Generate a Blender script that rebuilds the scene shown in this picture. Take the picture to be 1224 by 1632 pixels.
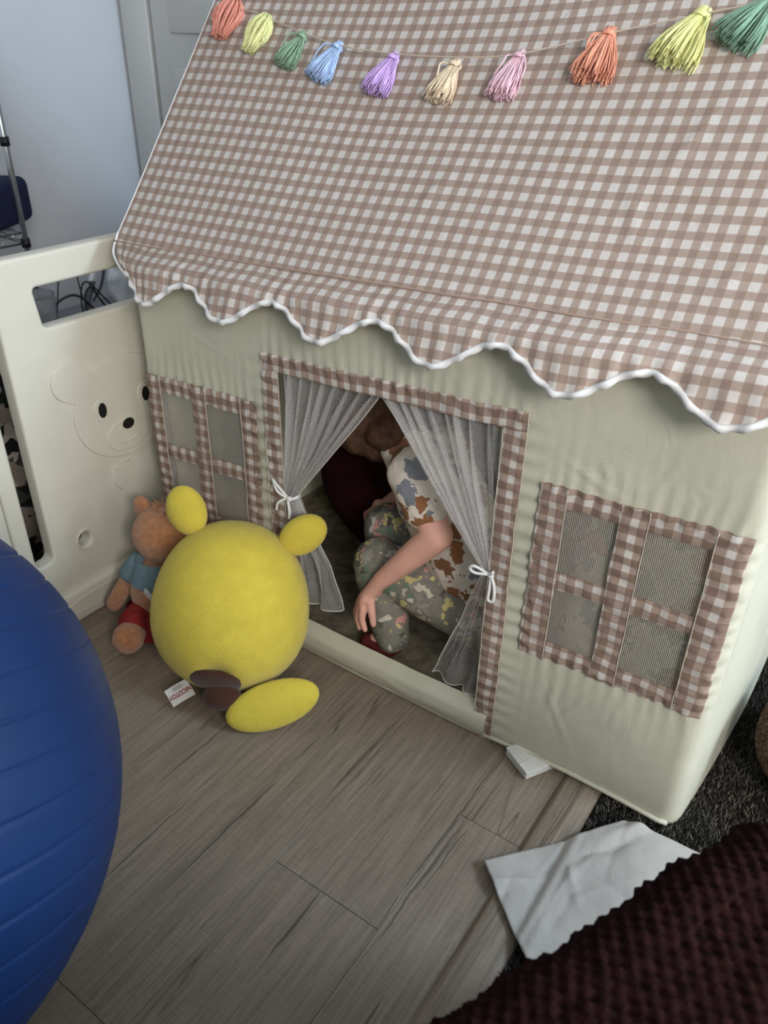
import bpy, bmesh, math, random
from math import sin, cos, pi, exp, sqrt
from mathutils import Vector, Matrix, noise
random.seed(7)
for o in list(bpy.data.objects): bpy.data.objects.remove(o)
S = bpy.context.scene
COL = S.collection

# ------------------------------------------------------------------ camera, world, lights, exposure
cd = bpy.data.cameras.new('camera'); cam = bpy.data.objects.new('camera', cd); COL.objects.link(cam)
R_ = Vector((0.82337056, 0.56727027, 0.0162897)); U_ = Vector((-0.30541282, 0.41873661, 0.85520913))
F_ = Vector((-0.47831362, 0.70912911, -0.51802701))
m = Matrix((R_, U_, -F_)).transposed().to_4x4(); m.translation = Vector((0.67518, -1.00910, 1.15307))
cam.matrix_world = m
cd.sensor_fit = 'VERTICAL'; cd.sensor_height = 36; cd.lens = 36 * 1270 / 1632
cd.clip_start = 0.02
cd.dof.use_dof = True; cd.dof.focus_distance = 1.35; cd.dof.aperture_fstop = 5.6
S.camera = cam

W = bpy.data.worlds.new('world'); S.world = W; W.use_nodes = True
W.node_tree.nodes['Background'].inputs[0].default_value = (0.92, 0.96, 1.0, 1)
W.node_tree.nodes['Background'].inputs[1].default_value = 0.9

def area(name, loc, target, sx, sy, power, col):
    l = bpy.data.lights.new(name, 'AREA'); l.shape = 'RECTANGLE'; l.size = sx; l.size_y = sy
    l.energy = power; l.color = col
    o = bpy.data.objects.new(name, l); COL.objects.link(o); o.location = loc
    o.rotation_euler = (Vector(target) - Vector(loc)).to_track_quat('-Z', 'Y').to_euler()
    return o
area('window_daylight', (2.95, -0.25, 1.22), (-0.6, -0.1, 0.75), 2.2, 1.0, 26, (1.0, 0.97, 0.93))
area('added_front_light', (2.15, -2.05, 1.86), (-0.1, 0.0, 0.65), 1.3, 0.7, 92, (1.0, 0.97, 0.92))  # added area light for the tent front and roof, no window there
area('far_window_daylight', (2.95, 0.45, 2.0), (-1.9, 0.5, 1.15), 0.9, 0.5, 62, (0.62, 0.80, 1.0))

S.view_settings.view_transform = 'Standard'; S.view_settings.look = 'None'
S.view_settings.gamma = 1; S.view_settings.use_curve_mapping = False
S.view_settings.exposure = 0.05

# ------------------------------------------------------------------ helpers
def lin(r, g, b):
    f = lambda c: (c/255/12.92 if c/255 <= 0.04045 else ((c/255+0.055)/1.055)**2.4)
    return (f(r), f(g), f(b), 1)

class NT:
    def __init__(s, name):
        s.m = bpy.data.materials.new(name); s.m.use_nodes = True; s.t = s.m.node_tree
        s.b = s.t.nodes['Principled BSDF']; s.out = s.t.nodes['Material Output']
    def n(s, typ, **kw):
        x = s.t.nodes.new('ShaderNode' + typ)
        for k, v in kw.items():
            if k.startswith('i_'):
                key = k[2:]; key = int(key) if key.isdigit() else key.replace('_', ' ')
                x.inputs[key].default_value = v
            else: setattr(x, k, v)
        return x
    def l(s, a, b): s.t.links.new(a, b)
    def math(s, op, a, b=None, c=None):
        x = s.n('Math', operation=op)
        for i, v in enumerate((a, b, c)):
            if v is None: continue
            if hasattr(v, 'default_value') or hasattr(v, 'is_linked'): s.l(v, x.inputs[i])
            else: x.inputs[i].default_value = v
        return x.outputs[0]
    def mix(s, f, a, b, blend='MIX'):
        x = s.n('Mix', data_type='RGBA', blend_type=blend)
        for i, v in ((0, f), (6, a), (7, b)):
            if hasattr(v, 'is_linked'): s.l(v, x.inputs[i])
            else: x.inputs[i].default_value = v
        return x.outputs[2]
    def ramp(s, fac, stops, interp='LINEAR'):
        x = s.n('ValToRGB'); x.color_ramp.interpolation = interp
        e = x.color_ramp.elements
        while len(e) < len(stops): e.new(0.5)
        for el, (p, c) in zip(e, stops): el.position = p; el.color = c if len(c) == 4 else (*c, 1)
        s.l(fac, x.inputs[0]); return x.outputs[0]
    def noise(s, scale, detail=3, rough=0.5, vec=None, dist=0):
        x = s.n('TexNoise'); x.inputs['Scale'].default_value = scale; x.inputs['Detail'].default_value = detail
        x.inputs['Roughness'].default_value = rough; x.inputs['Distortion'].default_value = dist
        if vec is not None: s.l(vec, x.inputs['Vector'])
        return x.outputs['Fac']
    def obj(s): return s.n('TexCoord').outputs['Object']
    def bump(s, h, strength=0.3, dist=0.01):
        x = s.n('Bump'); x.inputs['Strength'].default_value = strength; x.inputs['Distance'].default_value = dist
        s.l(h, x.inputs['Height']); s.l(x.outputs[0], s.b.inputs['Normal'])
    def col(s, c): 
        if hasattr(c, 'is_linked'): s.l(c, s.b.inputs['Base Color'])
        else: s.b.inputs['Base Color'].default_value = c
    def set(s, rough=0.8, spec=0.3, sheen=0, metal=0):
        s.b.inputs['Roughness'].default_value = rough; s.b.inputs['Specular IOR Level'].default_value = spec
        s.b.inputs['Sheen Weight'].default_value = sheen; s.b.inputs['Metallic'].default_value = metal
        return s
    def translucent(s, fac, color):
        t = s.n('BsdfTranslucent')
        if hasattr(color, 'is_linked'): s.l(color, t.inputs[0])
        else: t.inputs[0].default_value = color
        mx = s.n('MixShader'); mx.inputs[0].default_value = fac
        s.l(s.b.outputs[0], mx.inputs[1]); s.l(t.outputs[0], mx.inputs[2]); s.l(mx.outputs[0], s.out.inputs[0])

def plain(name, c, rough=0.8, spec=0.3, nscale=0, namt=0.15, bump=0, bscale=200, sheen=0, metal=0):
    t = NT(name); t.set(rough, spec, sheen, metal)
    if nscale:
        d = tuple(max(0, v*(1-namt)) for v in c[:3]) + (1,); h = tuple(min(1, v*(1+namt)) for v in c[:3]) + (1,)
        t.col(t.ramp(t.noise(nscale, 4, 0.6, t.obj()), [(0.3, d), (0.7, h)]))
    else: t.col(c)
    if bump: t.bump(t.noise(bscale, 3, 0.6, t.obj()), bump, 0.004)
    return t.m

def mesh(name, vs, fs, mat, parent=None, uv=None, smooth=True):
    me = bpy.data.meshes.new(name); me.from_pydata([tuple(v) for v in vs], [], fs); me.update()
    if uv:
        ul = me.uv_layers.new(name='UVMap')
        for lp in me.loops: ul.data[lp.index].uv = uv[lp.vertex_index]
    me.polygons.foreach_set('use_smooth', [smooth]*len(me.polygons))
    if mat: me.materials.append(mat)
    o = bpy.data.objects.new(name, me); COL.objects.link(o)
    if parent: o.parent = parent
    return o
def bobj(name, bm, mat, parent=None, smooth=True):
    me = bpy.data.meshes.new(name); bm.to_mesh(me); bm.free()
    me.polygons.foreach_set('use_smooth', [smooth]*len(me.polygons))
    if mat: me.materials.append(mat)
    o = bpy.data.objects.new(name, me); COL.objects.link(o)
    if parent: o.parent = parent
    return o
def tag(o, label=None, cat=None, group=None, kind=None):
    for k, v in (('label', label), ('category', cat), ('group', group), ('kind', kind)):
        if v: o[k] = v
    return o
def empty(name, loc=(0, 0, 0), parent=None):
    o = bpy.data.objects.new(name, None); o.empty_display_size = 0.05; COL.objects.link(o)
    o.location = loc
    if parent: o.parent = parent
    return o
def grid(nu, nv, fn, keep=None):
    """fn(i/nu, j/nv) -> (pos, uv)"""
    vs, uv, fs = [], [], []
    for j in range(nv+1):
        for i in range(nu+1):
            p, t = fn(i/nu, j/nv); vs.append(p); uv.append(t)
    for j in range(nv):
        for i in range(nu):
            if keep and not keep((i+.5)/nu, (j+.5)/nv): continue
            a = j*(nu+1)+i; fs.append((a, a+1, a+nu+2, a+nu+1))
    return vs, fs, uv
def box(bm, c, s, bev=0, rot=None, seg=2):
    r = bmesh.ops.create_cube(bm, size=1); vs = r['verts']
    M = Matrix.LocRotScale(Vector(c), rot, Vector(s)); bmesh.ops.transform(bm, matrix=M, verts=vs)
    if bev:
        es = list({e for v in vs for e in v.link_edges})
        bmesh.ops.bevel(bm, geom=es, offset=bev, segments=seg, profile=0.5, affect='EDGES')
def tube(bm, pts, rad, seg=8, caps=True):
    pts = [Vector(p) for p in pts]; n = len(pts)
    if not hasattr(rad, '__len__'): rad = [rad]*n
    rings = []; ref = None
    for i, p in enumerate(pts):
        d = (pts[min(i+1, n-1)] - pts[max(i-1, 0)])
        d = d.normalized() if d.length > 1e-9 else Vector((0, 0, 1))
        if ref is None: ref = d.orthogonal().normalized()
        else:
            ref = ref - d*ref.dot(d); ref = ref.normalized() if ref.length > 1e-6 else d.orthogonal().normalized()
        b = d.cross(ref)
        rings.append([bm.verts.new(p + (ref*cos(2*pi*k/seg) + b*sin(2*pi*k/seg))*rad[i]) for k in range(seg)])
    for a, b in zip(rings, rings[1:]):
        for k in range(seg): bm.faces.new((a[k], a[(k+1) % seg], b[(k+1) % seg], b[k]))
    if caps and seg > 2:
        bm.faces.new(rings[0][::-1]); bm.faces.new(rings[-1])
def spline(pts, n):
    """catmull-rom through pts"""
    pts = [Vector(p) for p in pts]; P = [2*pts[0]-pts[1]] + pts + [2*pts[-1]-pts[-2]]; out = []
    segs = len(pts)-1
    for i in range(n+1):
        t = i/n*segs; k = min(int(t), segs-1); t -= k
        a, b, c, d = P[k:k+4]
        out.append(0.5*((2*b) + (c-a)*t + (2*a-5*b+4*c-d)*t*t + (3*b-a-3*c+d)*t**3))
    return out
def ball(bm, c, r, seg=20, rot=None):
    s = Vector((r, r, r)) if not hasattr(r, '__len__') else Vector(r)
    bmesh.ops.create_uvsphere(bm, u_segments=seg, v_segments=seg*2//3, radius=1, matrix=Matrix.LocRotScale(Vector(c), rot, s))
def cone_between(bm, a, b, ra, rb, seg=16):
    a = Vector(a); b = Vector(b); d = b-a
    ball(bm, a, ra, seg); ball(bm, b, rb, seg)
    if d.length > 1e-5:
        q = d.to_track_quat('Z', 'Y')
        bmesh.ops.create_cone(bm, cap_ends=True, segments=seg, radius1=ra, radius2=rb, depth=d.length,
                              matrix=Matrix.LocRotScale((a+b)/2, q, Vector((1, 1, 1))))
def chain(bm, pts, rad, seg=16):
    for i in range(len(pts)-1): cone_between(bm, pts[i], pts[i+1], rad[i], rad[i+1], seg)
def fuse(name, bm, mat, parent=None, voxel=0.005, smooth=4, fn=None):
    """union of overlapping blobs into one continuous surface"""
    o = bobj('tmp', bm, None)
    r = o.modifiers.new('r', 'REMESH'); r.mode = 'VOXEL'; r.voxel_size = voxel
    if smooth:
        s = o.modifiers.new('s', 'SMOOTH'); s.iterations = smooth; s.factor = 0.5
    dg = bpy.context.evaluated_depsgraph_get()
    me = bpy.data.meshes.new_from_object(o.evaluated_get(dg)); bpy.data.objects.remove(o)
    me.name = name
    if fn:
        nv_ = len(me.vertices); nn = [0.0]*(3*nv_); me.vertices.foreach_get('normal', nn)
        cc = [0.0]*(3*nv_); me.vertices.foreach_get('co', cc); out = []
        for i in range(nv_): out.extend(fn(Vector(cc[3*i:3*i+3]), Vector(nn[3*i:3*i+3])))
        me.vertices.foreach_set('co', out); me.update()
    me.polygons.foreach_set('use_smooth', [True]*len(me.polygons))
    me.materials.clear(); me.materials.append(mat)
    o = bpy.data.objects.new(name, me); COL.objects.link(o)
    if parent: o.parent = parent
    return o
def flat_shape(name, outlines, depth, bevel, mat, M, parent=None):
    """filled 2D outline (first outer, others holes) with thickness; M maps (u, v, thickness) to world"""
    cu = bpy.data.curves.new(name, 'CURVE'); cu.dimensions = '2D'; cu.fill_mode = 'BOTH'
    cu.extrude = depth/2-bevel; cu.bevel_depth = bevel; cu.bevel_resolution = 2
    for ol in outlines:
        sp = cu.splines.new('POLY'); sp.points.add(len(ol)-1)
        for p, c in zip(sp.points, ol): p.co = (c[0], c[1], 0, 1)
        sp.use_cyclic_u = True
    t = bpy.data.objects.new('tmp', cu); COL.objects.link(t)
    dg = bpy.context.evaluated_depsgraph_get()
    me = bpy.data.meshes.new_from_object(t.evaluated_get(dg)); bpy.data.objects.remove(t); me.name = name
    me.transform(M); me.materials.clear(); me.materials.append(mat)
    if M.determinant() < 0: me.flip_normals()
    o = bpy.data.objects.new(name, me); COL.objects.link(o)
    if parent: o.parent = parent
    return o
def rrect(x0, x1, y0, y1, r, n=6):
    out = []
    for cx, cy, a in ((x1-r, y1-r, 0), (x0+r, y1-r, 90), (x0+r, y0+r, 180), (x1-r, y0+r, 270)):
        for k in range(n+1):
            t = math.radians(a+90*k/n); out.append((cx+r*cos(t), cy+r*sin(t)))
    return out
def ell(cx, cy, rx, ry, n=32, a=0):
    return [(cx+rx*cos(t)*cos(a)-ry*sin(t)*sin(a), cy+rx*cos(t)*sin(a)+ry*sin(t)*cos(a)) for t in (2*pi*k/n for k in range(n))]
def sstep(a, b, x):
    t = max(0, min(1, (x-a)/(b-a))); return t*t*(3-2*t)
def nz(x, y, z=0): return noise.noise(Vector((x, y, z)))

# ------------------------------------------------------------------ materials
def gingham(name, P, duty, cols):
    t = NT(name); t.set(0.85, 0.2)
    uv = t.n('TexCoord').outputs['UV']; sp = t.n('SeparateXYZ'); t.l(uv, sp.inputs[0])
    def stripe(s):
        f = t.math('FRACT', t.math('MULTIPLY', s, 1/P))
        d = t.math('ABSOLUTE', t.math('SUBTRACT', f, 0.5))
        return t.math('MULTIPLY_ADD', t.math('SUBTRACT', duty, d), 22, 0.5)
    cl = lambda s: t.math('MINIMUM', t.math('MAXIMUM', s, 0), 1)
    a, b = cl(stripe(sp.outputs[0])), cl(stripe(sp.outputs[1]))
    k = t.math('ADD', a, b)
    base = t.ramp(t.math('MULTIPLY', k, 0.5), [(0.0, cols[0]), (0.5, cols[1]), (1.0, cols[2])])
    wv = t.noise(900, 2, 0.7, t.obj())
    c = t.mix(0.25, base, t.mix(wv, (0.45, 0.4, 0.36, 1), (1, 1, 1, 1)), 'MULTIPLY')
    c = t.mix(0.12, c, t.ramp(t.noise(9, 3, 0.6, t.obj()), [(0.3, (0.6, 0.58, 0.56)), (0.7, (1, 1, 1))]), 'MULTIPLY')
    t.col(c); t.bump(t.noise(26, 4, 0.6, t.obj(), 0.6), 0.22, 0.01); t.translucent(0.12, c)
    return t.m
GING = gingham('gingham', 0.0250, 0.238, (lin(226, 220, 214), lin(186, 166, 153), lin(166, 144, 131)))
TRIMG = gingham('gingham_trim', 0.0265, 0.275, (lin(218, 212, 206), lin(174, 153, 140), lin(142, 119, 106)))
def cream():
    t = NT('cream_cloth'); t.set(0.75, 0.25)
    c = t.ramp(t.noise(7, 4, 0.6, t.obj()), [(0.3, lin(203, 201, 180)), (0.7, lin(214, 211, 190))])
    t.col(c); h = t.noise(14, 5, 0.62, t.obj(), 1.2); t.bump(h, 0.16, 0.012); t.translucent(0.16, lin(214, 212, 180))
    return t.m
CREAM = cream()
PIPING = plain('white_piping', lin(222, 220, 218), 0.8, 0.2, 60, 0.08, 0.2, 250)
RIBBON = plain('white_ribbon', lin(226, 226, 224), 0.5, 0.4)
def tulle():
    t = NT('white_tulle'); t.set(0.9, 0.1)
    t.col(lin(236, 234, 234))
    tr = t.n('BsdfTransparent'); tl = t.n('BsdfTranslucent'); tl.inputs[0].default_value = lin(230, 228, 230)
    m1 = t.n('MixShader'); m1.inputs[0].default_value = 0.4; t.l(t.b.outputs[0], m1.inputs[1]); t.l(tl.outputs[0], m1.inputs[2])
    f = t.ramp(t.noise(500, 2, 0.7, t.obj()), [(0.3, (0.22,)*3), (0.7, (0.34,)*3)])
    m2 = t.n('MixShader'); t.l(f, m2.inputs[0]); t.l(tr.outputs[0], m2.inputs[1]); t.l(m1.outputs[0], m2.inputs[2])
    t.l(m2.outputs[0], t.out.inputs[0]); return t.m
TULLE = tulle()
def netting():
    t = NT('window_netting'); t.set(0.8, 0.2); t.col(lin(188, 182, 170))
    uv = t.n('TexCoord').outputs['UV']; sp = t.n('SeparateXYZ'); t.l(uv, sp.inputs[0])
    def thr(s, per, w):
        f = t.math('FRACT', t.math('MULTIPLY', s, 1/per)); return t.math('LESS_THAN', f, w)
    k = t.math('MAXIMUM', thr(sp.outputs[0], 0.0028, 0.40), thr(sp.outputs[1], 0.0034, 0.16))
    tr = t.n('BsdfTransparent'); m2 = t.n('MixShader'); t.l(k, m2.inputs[0])
    t.l(tr.outputs[0], m2.inputs[1]); t.l(t.b.outputs[0], m2.inputs[2]); t.l(m2.outputs[0], t.out.inputs[0]); return t.m
NET = netting()
STREAKS = [(-0.036, -0.58, -0.14, 0.0024), (0.268, -0.46, -0.02, 0.0020), (0.281, -0.50, -0.10, 0.0024), (0.292, -0.38, -0.05, 0.0014), (0.060, -0.30, -0.03, 0.0022), (0.165, -0.56, -0.43, 0.0030), (0.335, -0.62, -0.50, 0.0024), (-0.20, -0.45, -0.25, 0.002), (-0.13, -0.62, -0.40, 0.002)]
def wood():
    t = NT('grey_oak_plank'); t.set(0.55, 0.3)
    geo = t.n('NewGeometry'); oi = t.n('ObjectInfo')
    mp = t.n('Mapping'); mp.inputs['Scale'].default_value = (1, 0.045, 1); t.l(geo.outputs['Position'], mp.inputs[0])
    cb = t.n('CombineXYZ'); t.l(t.math('MULTIPLY', oi.outputs['Random'], 7.0), cb.inputs[1])
    ad = t.n('VectorMath', operation='ADD'); t.l(mp.outputs[0], ad.inputs[0]); t.l(cb.outputs[0], ad.inputs[1])
    g1 = t.noise(170, 5, 0.65, ad.outputs[0], 0.6); g2 = t.noise(26, 4, 0.6, ad.outputs[0], 1.0)
    c = t.ramp(g1, [(0.25, lin(121, 109, 95)), (0.75, lin(164, 149, 130))])
    c = t.mix(0.55, c, t.ramp(g2, [(0.3, (0.62, 0.6, 0.58)), (0.6, (1, 1, 1))]), 'MULTIPLY')
    crack = t.ramp(t.noise(13, 3, 0.55, ad.outputs[0], 1.5), [(0.488, (1, 1, 1)), (0.5, (0.25, 0.23, 0.21)), (0.512, (1, 1, 1))])
    gate = t.ramp(t.noise(3.1, 2, 0.5, geo.outputs['Position']), [(0.5, (0, 0, 0)), (0.62, (0.75,)*3)])
    c = t.mix(gate, c, t.mix(1.0, c, crack, 'MULTIPLY'))
    sx = t.n('SeparateXYZ'); t.l(geo.outputs['Position'], sx.inputs[0]); X, Y = sx.outputs[0], sx.outputs[1]
    wob = t.noise(9, 3, 0.6, geo.outputs['Position']); fine = t.noise(120, 2, 0.6, ad.outputs[0])
    for x0, ya, yb, w in STREAKS:
        d = t.math('ABSOLUTE', t.math('ADD', t.math('SUBTRACT', X, x0+0.008), t.math('MULTIPLY', wob, -0.016)))
        mid, hl = (ya+yb)/2, (yb-ya)/2
        e = t.math('SUBTRACT', 1.0, t.math('POWER', t.math('ABSOLUTE', t.math('DIVIDE', t.math('SUBTRACT', Y, mid), hl)), 2.0))
        ww = t.math('MULTIPLY', t.math('MAXIMUM', e, 0.0), w)
        k = t.math('MULTIPLY', t.math('LESS_THAN', d, ww), t.math('GREATER_THAN', fine, 0.40))
        c = t.mix(t.math('MULTIPLY', k, 0.6), c, (0.035, 0.030, 0.025, 1))
    # saw marks across the plank
    mp2 = t.n('Mapping'); mp2.inputs['Scale'].default_value = (0.12, 1, 1); t.l(geo.outputs['Position'], mp2.inputs[0])
    saw = t.noise(330, 2, 0.5, mp2.outputs[0])
    c = t.mix(0.32, c, t.ramp(saw, [(0.35, (0.68,)*3), (0.6, (1, 1, 1))]), 'MULTIPLY')
    tint = t.ramp(oi.outputs['Random'], [(0, (0.88, 0.87, 0.86)), (1, (1, 1, 1))])
    t.col(t.mix(1.0, c, tint, 'MULTIPLY')); t.bump(g1, 0.15, 0.002); return t.m
WOOD = wood()
WALL = plain('painted_wall', lin(205, 208, 212), 0.7, 0.2, 3, 0.04, 0.12, 220)
DOORP = plain('painted_door', lin(212, 211, 207), 0.5, 0.3, 3, 0.03)
PLASTIC = plain('ivory_plastic', lin(208, 203, 187), 0.45, 0.35, 12, 0.03, 0.05, 500)
BLACK = plain('black_print', lin(22, 22, 22), 0.4, 0.4)
BLACKCABLE = plain('black_rubber', lin(28, 28, 30), 0.5, 0.4)
CHROME = plain('chrome_wire', lin(200, 202, 205), 0.28, 0.5, metal=1)
SKIN = plain('skin', lin(222, 168, 150), 0.55, 0.3, 30, 0.06)
YELLOW = plain('yellow_plush', lin(206, 186, 70), 0.9, 0.1, 40, 0.07, 0.5, 420, sheen=0.2)
BROWN = plain('brown_felt', lin(70, 42, 30), 0.9, 0.1, 60, 0.1, 0.4, 420, sheen=0.2)
TEDDY = plain('teddy_fur', lin(182, 124, 82), 0.95, 0.1, 90, 0.25, 1.0, 330, sheen=0.5)
DENIM = plain('blue_grey_cotton', lin(110, 132, 142), 0.9, 0.1, 120, 0.1, 0.3, 300)
REDC = plain('red_printed_cotton', lin(128, 42, 40), 0.9, 0.1, 60, 0.3)
TAGW = plain('white_tag', lin(214, 211, 208), 0.7, 0.2)
TAGR = plain('tag_red_print', lin(140, 42, 36), 0.7, 0.2)

# ------------------------------------------------------------------ room shell
bm = bmesh.new(); box(bm, (0.3, 0.0, -0.03), (6.4, 5.6, 0.04))
floor = tag(bobj('floor', bm, plain('subfloor', lin(80, 72, 64))), kind='structure')
PW = 0.2
row = 0
for k in range(-6, 2):
    x1 = 0.288 + PW*k; x0 = x1-PW
    if x0 > 0.3: continue
    x1c = min(x1, 0.402)
    off = -0.43 if k == 0 else [-0.95, -0.18, -0.62, -1.1, 0.12, -0.75][row % 6]
    y = off - 1.22
    while y < 1.1:
        ya, yb = max(y, -2.2), min(y+1.22, 1.1)
        if yb - ya > 0.05:
            bm = bmesh.new(); box(bm, ((x0+x1c)/2, (ya+yb)/2, -0.005), (x1c-x0-0.0006, yb-ya-0.0006, 0.01), 0.0008, seg=1)
            bobj('plank', bm, WOOD, floor, smooth=False)
        y += 1.22
    row += 1
bm = bmesh.new()
prof = [(0.400, -0.002), (0.402, 0.004), (0.412, 0.007), (0.455, 0.007), (0.468, 0.003), (0.472, -0.002)]
a = [bm.verts.new((x, -2.2, z)) for x, z in prof]; b = [bm.verts.new((x, 1.1, z)) for x, z in prof]
for i in range(5): bm.faces.new((a[i], b[i], b[i+1], a[i+1]))
tag(bobj('trim_1', bm, WOOD), 'grey-brown wood threshold strip between planks and carpet', kind='structure')

# shaggy carpet
CARPET = NT('charcoal_carpet'); CARPET.set(0.95, 0.05)
ca = CARPET.n('Attribute', attribute_name='fibre'); CARPET.col(CARPET.ramp(ca.outputs['Fac'], [(0, lin(38, 36, 33)), (0.55, lin(84, 80, 73)), (1, lin(160, 154, 142))]))
rng = random.Random(3)
vs, fs, at = [], [], []
def blade(x, y):
    h = rng.uniform(0.009, 0.016); a = rng.uniform(0, 2*pi); l = rng.uniform(0.002, 0.010); b = rng.uniform(0, 2*pi)
    w = rng.uniform(0.0008, 0.0014); n = len(vs)
    dx, dy = cos(a)*w, sin(a)*w
    vs.extend([(x-dx, y-dy, 0.0), (x+dx, y+dy, 0.0), (x+cos(b)*l, y+sin(b)*l, h)]); fs.append((n, n+1, n+2))
    at.extend([rng.random()**1.6]*3)
for _ in range(78000): blade(rng.uniform(0.474, 0.92), rng.uniform(-0.42, 0.62))
for _ in range(12000): blade(rng.uniform(0.474, 1.5), rng.uniform(-0.9, 1.0))
me_c = mesh('carpet', vs, fs, CARPET.m, None, smooth=False)
ly = me_c.data.attributes.new('fibre', 'FLOAT', 'POINT'); ly.data.foreach_set('value', at)
tag(me_c, 'charcoal grey shag carpet under the right tent corner', 'carpet', kind='stuff')
bm = bmesh.new(); box(bm, (1.6, -0.2, -0.004), (2.26, 3.4, 0.012))
tag(bobj('floor_carpet_backing', bm, plain('carpet_backing', lin(44, 42, 39), 0.95, 0.05, 300, 0.3)), kind='structure')

def slab(name, c, s, mat, **k):
    bm = bmesh.new(); box(bm, c, s, 0); o = bobj(name, bm, mat, smooth=False); o['kind'] = 'structure'; return o
slab('wall_left', (-1.95, -0.5, 1.2), (0.1, 3.6, 2.5), WALL)
slab('wall_back', (0.7, 1.2, 1.2), (5.3, 0.1, 2.5), WALL)
slab('wall_right', (3.25, -0.5, 1.2), (0.1, 3.6, 2.5), WALL)
slab('ceiling', (0.6, -0.5, 2.47), (5.2, 3.5, 0.06), WALL)
slab('wall_front', (0.6, -2.25, 1.2), (5.2, 0.1, 2.5), WALL)
# door with casing at the far corner
bm = bmesh.new(); box(bm, (-1.82, 1.135, 1.06), (0.13, 0.03, 2.12), 0.004); tag(bobj('trim_2', bm, DOORP), 'off-white door casing at the far corner', kind='structure')
dl = empty('door_1', (-1.745, 1.135, 0)); tag(dl, 'off-white panelled door behind the tent roof', kind='structure')
bm = bmesh.new(); box(bm, (0.4, 0.0, 1.05), (0.78, 0.028, 2.08), 0.003); bobj('door_leaf', bm, DOORP, dl)
for z0, z1 in ((0.15, 0.62), (0.70, 1.03), (1.13, 1.95)):
    for x0, x1 in ((0.10, 0.36), (0.45, 0.71)):
        bm = bmesh.new(); box(bm, ((x0+x1)/2, -0.017, (z0+z1)/2), (x1-x0, 0.014, z1-z0), 0.006); bobj('door_panel', bm, DOORP, dl)

# ------------------------------------------------------------------ play tent
tent = empty('play_tent', (0, 0, 0))
tag(tent, 'cream fabric play house tent with brown gingham roof and scalloped valance', 'play tent')
XL, XR, DEP = -0.62, 0.60, 0.96
def zs(x, z):                      # cloth hangs a little higher towards the right
    return z + 0.04*(x-0.435)*sstep(0.02, 0.25, z)
WINS = [(-0.605, -0.298, 0.255, 0.582), (0.283, 0.587, 0.250, 0.580)]
PANES = [[(-0.562, -0.473), (-0.432, -0.337)], [(0.327, 0.408), (0.450, 0.543)]]
PZ = [(0.288, 0.398), (0.431, 0.546)]
DOOR = (-0.275, 0.250, 0.0, 0.685); DIN = (-0.235, 0.213, 0.068, 0.652)
CREASES = [((0.30, 0.63), (0.42, 0.575), 0.006), ((0.27, 0.52), (0.305, 0.30), 0.005), ((0.36, 0.235), (0.345, 0.12), 0.007),
           ((0.33, 0.20), (0.40, 0.06), 0.006), ((0.42, 0.22), (0.36, 0.10), 0.005), ((0.30, 0.22), (0.30, 0.04), 0.005),
           ((0.34, 0.66), (0.27, 0.60), 0.004), ((-0.5, 0.70), (-0.32, 0.64), 0.004), ((0.10, 0.74), (0.14, 0.69), 0.004),
           ((0.46, 0.23), (0.47, 0.08), 0.004), ((0.585, 0.50), (0.60, 0.46), 0.005), ((0.587, 0.42), (0.60, 0.38), 0.005),
           ((0.45, 0.60), (0.47, 0.66), 0.005), ((0.39, 0.59), (0.36, 0.65), 0.005), ((0.50, 0.595), (0.52, 0.65), 0.004)]
def wr(x, z):
    d = 0.004*nz(x*3.1, z*3.3, 1.7) + 0.0018*nz(x*11, z*7, 4.2)
    for (x0, x1, z0, z1) in WINS + [(DOOR[0], DOOR[1], -1, DOOR[3])]:
        fx = sstep(x0-0.02, x0+0.02, x)*(1-sstep(x1-0.02, x1+0.02, x))
        for zz, sg in ((z1, 1), (z0, -1)):
            q = (z-zz)*sg
            if -0.01 < q < 0.14:
                d += 0.0032*fx*exp(-q/0.04)*sin(2*pi*x/0.024+3*nz(x*14, 2.0)+2.5*nz(x*6, q*14))*(0.5+0.8*abs(nz(x*9, 5.5)))
        fz = sstep(z0-0.02, z0+0.02, z)*(1-sstep(z1-0.02, z1+0.02, z))
        for xx, sg in ((x1, 1), (x0, -1)):
            q = (x-xx)*sg
            if -0.01 < q < 0.08: d += 0.0022*fz*exp(-q/0.02)*sin(2*pi*z/0.031+3*nz(z*12, 9.0))
    for (ax, az), (bx, bz), w in CREASES:
        dx, dz = bx-ax, bz-az; L = dx*dx+dz*dz
        t = max(0, min(1, ((x-ax)*dx+(z-az)*dz)/L)); e = sqrt((x-ax-t*dx)**2+(z-az-t*dz)**2)
        if e < 5*w: d += -0.0032*exp(-(e/(0.7*w))**2)*sin(pi*min(max(t, 0.05), 0.95)) + 0.0015*exp(-((e-1.3*w)/w)**2)*sin(pi*t)
    return d
def FY(x, z):
    y = wr(x, z)*sstep(0, 0.05, z+0.02)
    r = 0.03                        # rounded vertical corners
    for q in (x-XL, XR-x):
        if q < r: y += r - sqrt(max(r*r-(r-q)**2, 0))
    return y
def lines(cuts, step):
    cuts = sorted(set(cuts)); out = []
    for a, b in zip(cuts, cuts[1:]):
        n = max(1, round((b-a)/step)); out += [a+(b-a)*i/n for i in range(n)]
    return out + [cuts[-1]]
xl = lines([XL, XL+0.004, XL+0.012, XL+0.03, XR-0.03, XR-0.012, XR-0.004, XR, DIN[0]-0.02, DIN[1]+0.02] + [v for w in WINS for v in (w[0]+0.02, w[1]-0.02)], 0.007)
zl = lines([0.0, DIN[3]+0.015, 0.83, PZ[0][0]-0.02, PZ[1][1]+0.015], 0.007)
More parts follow.
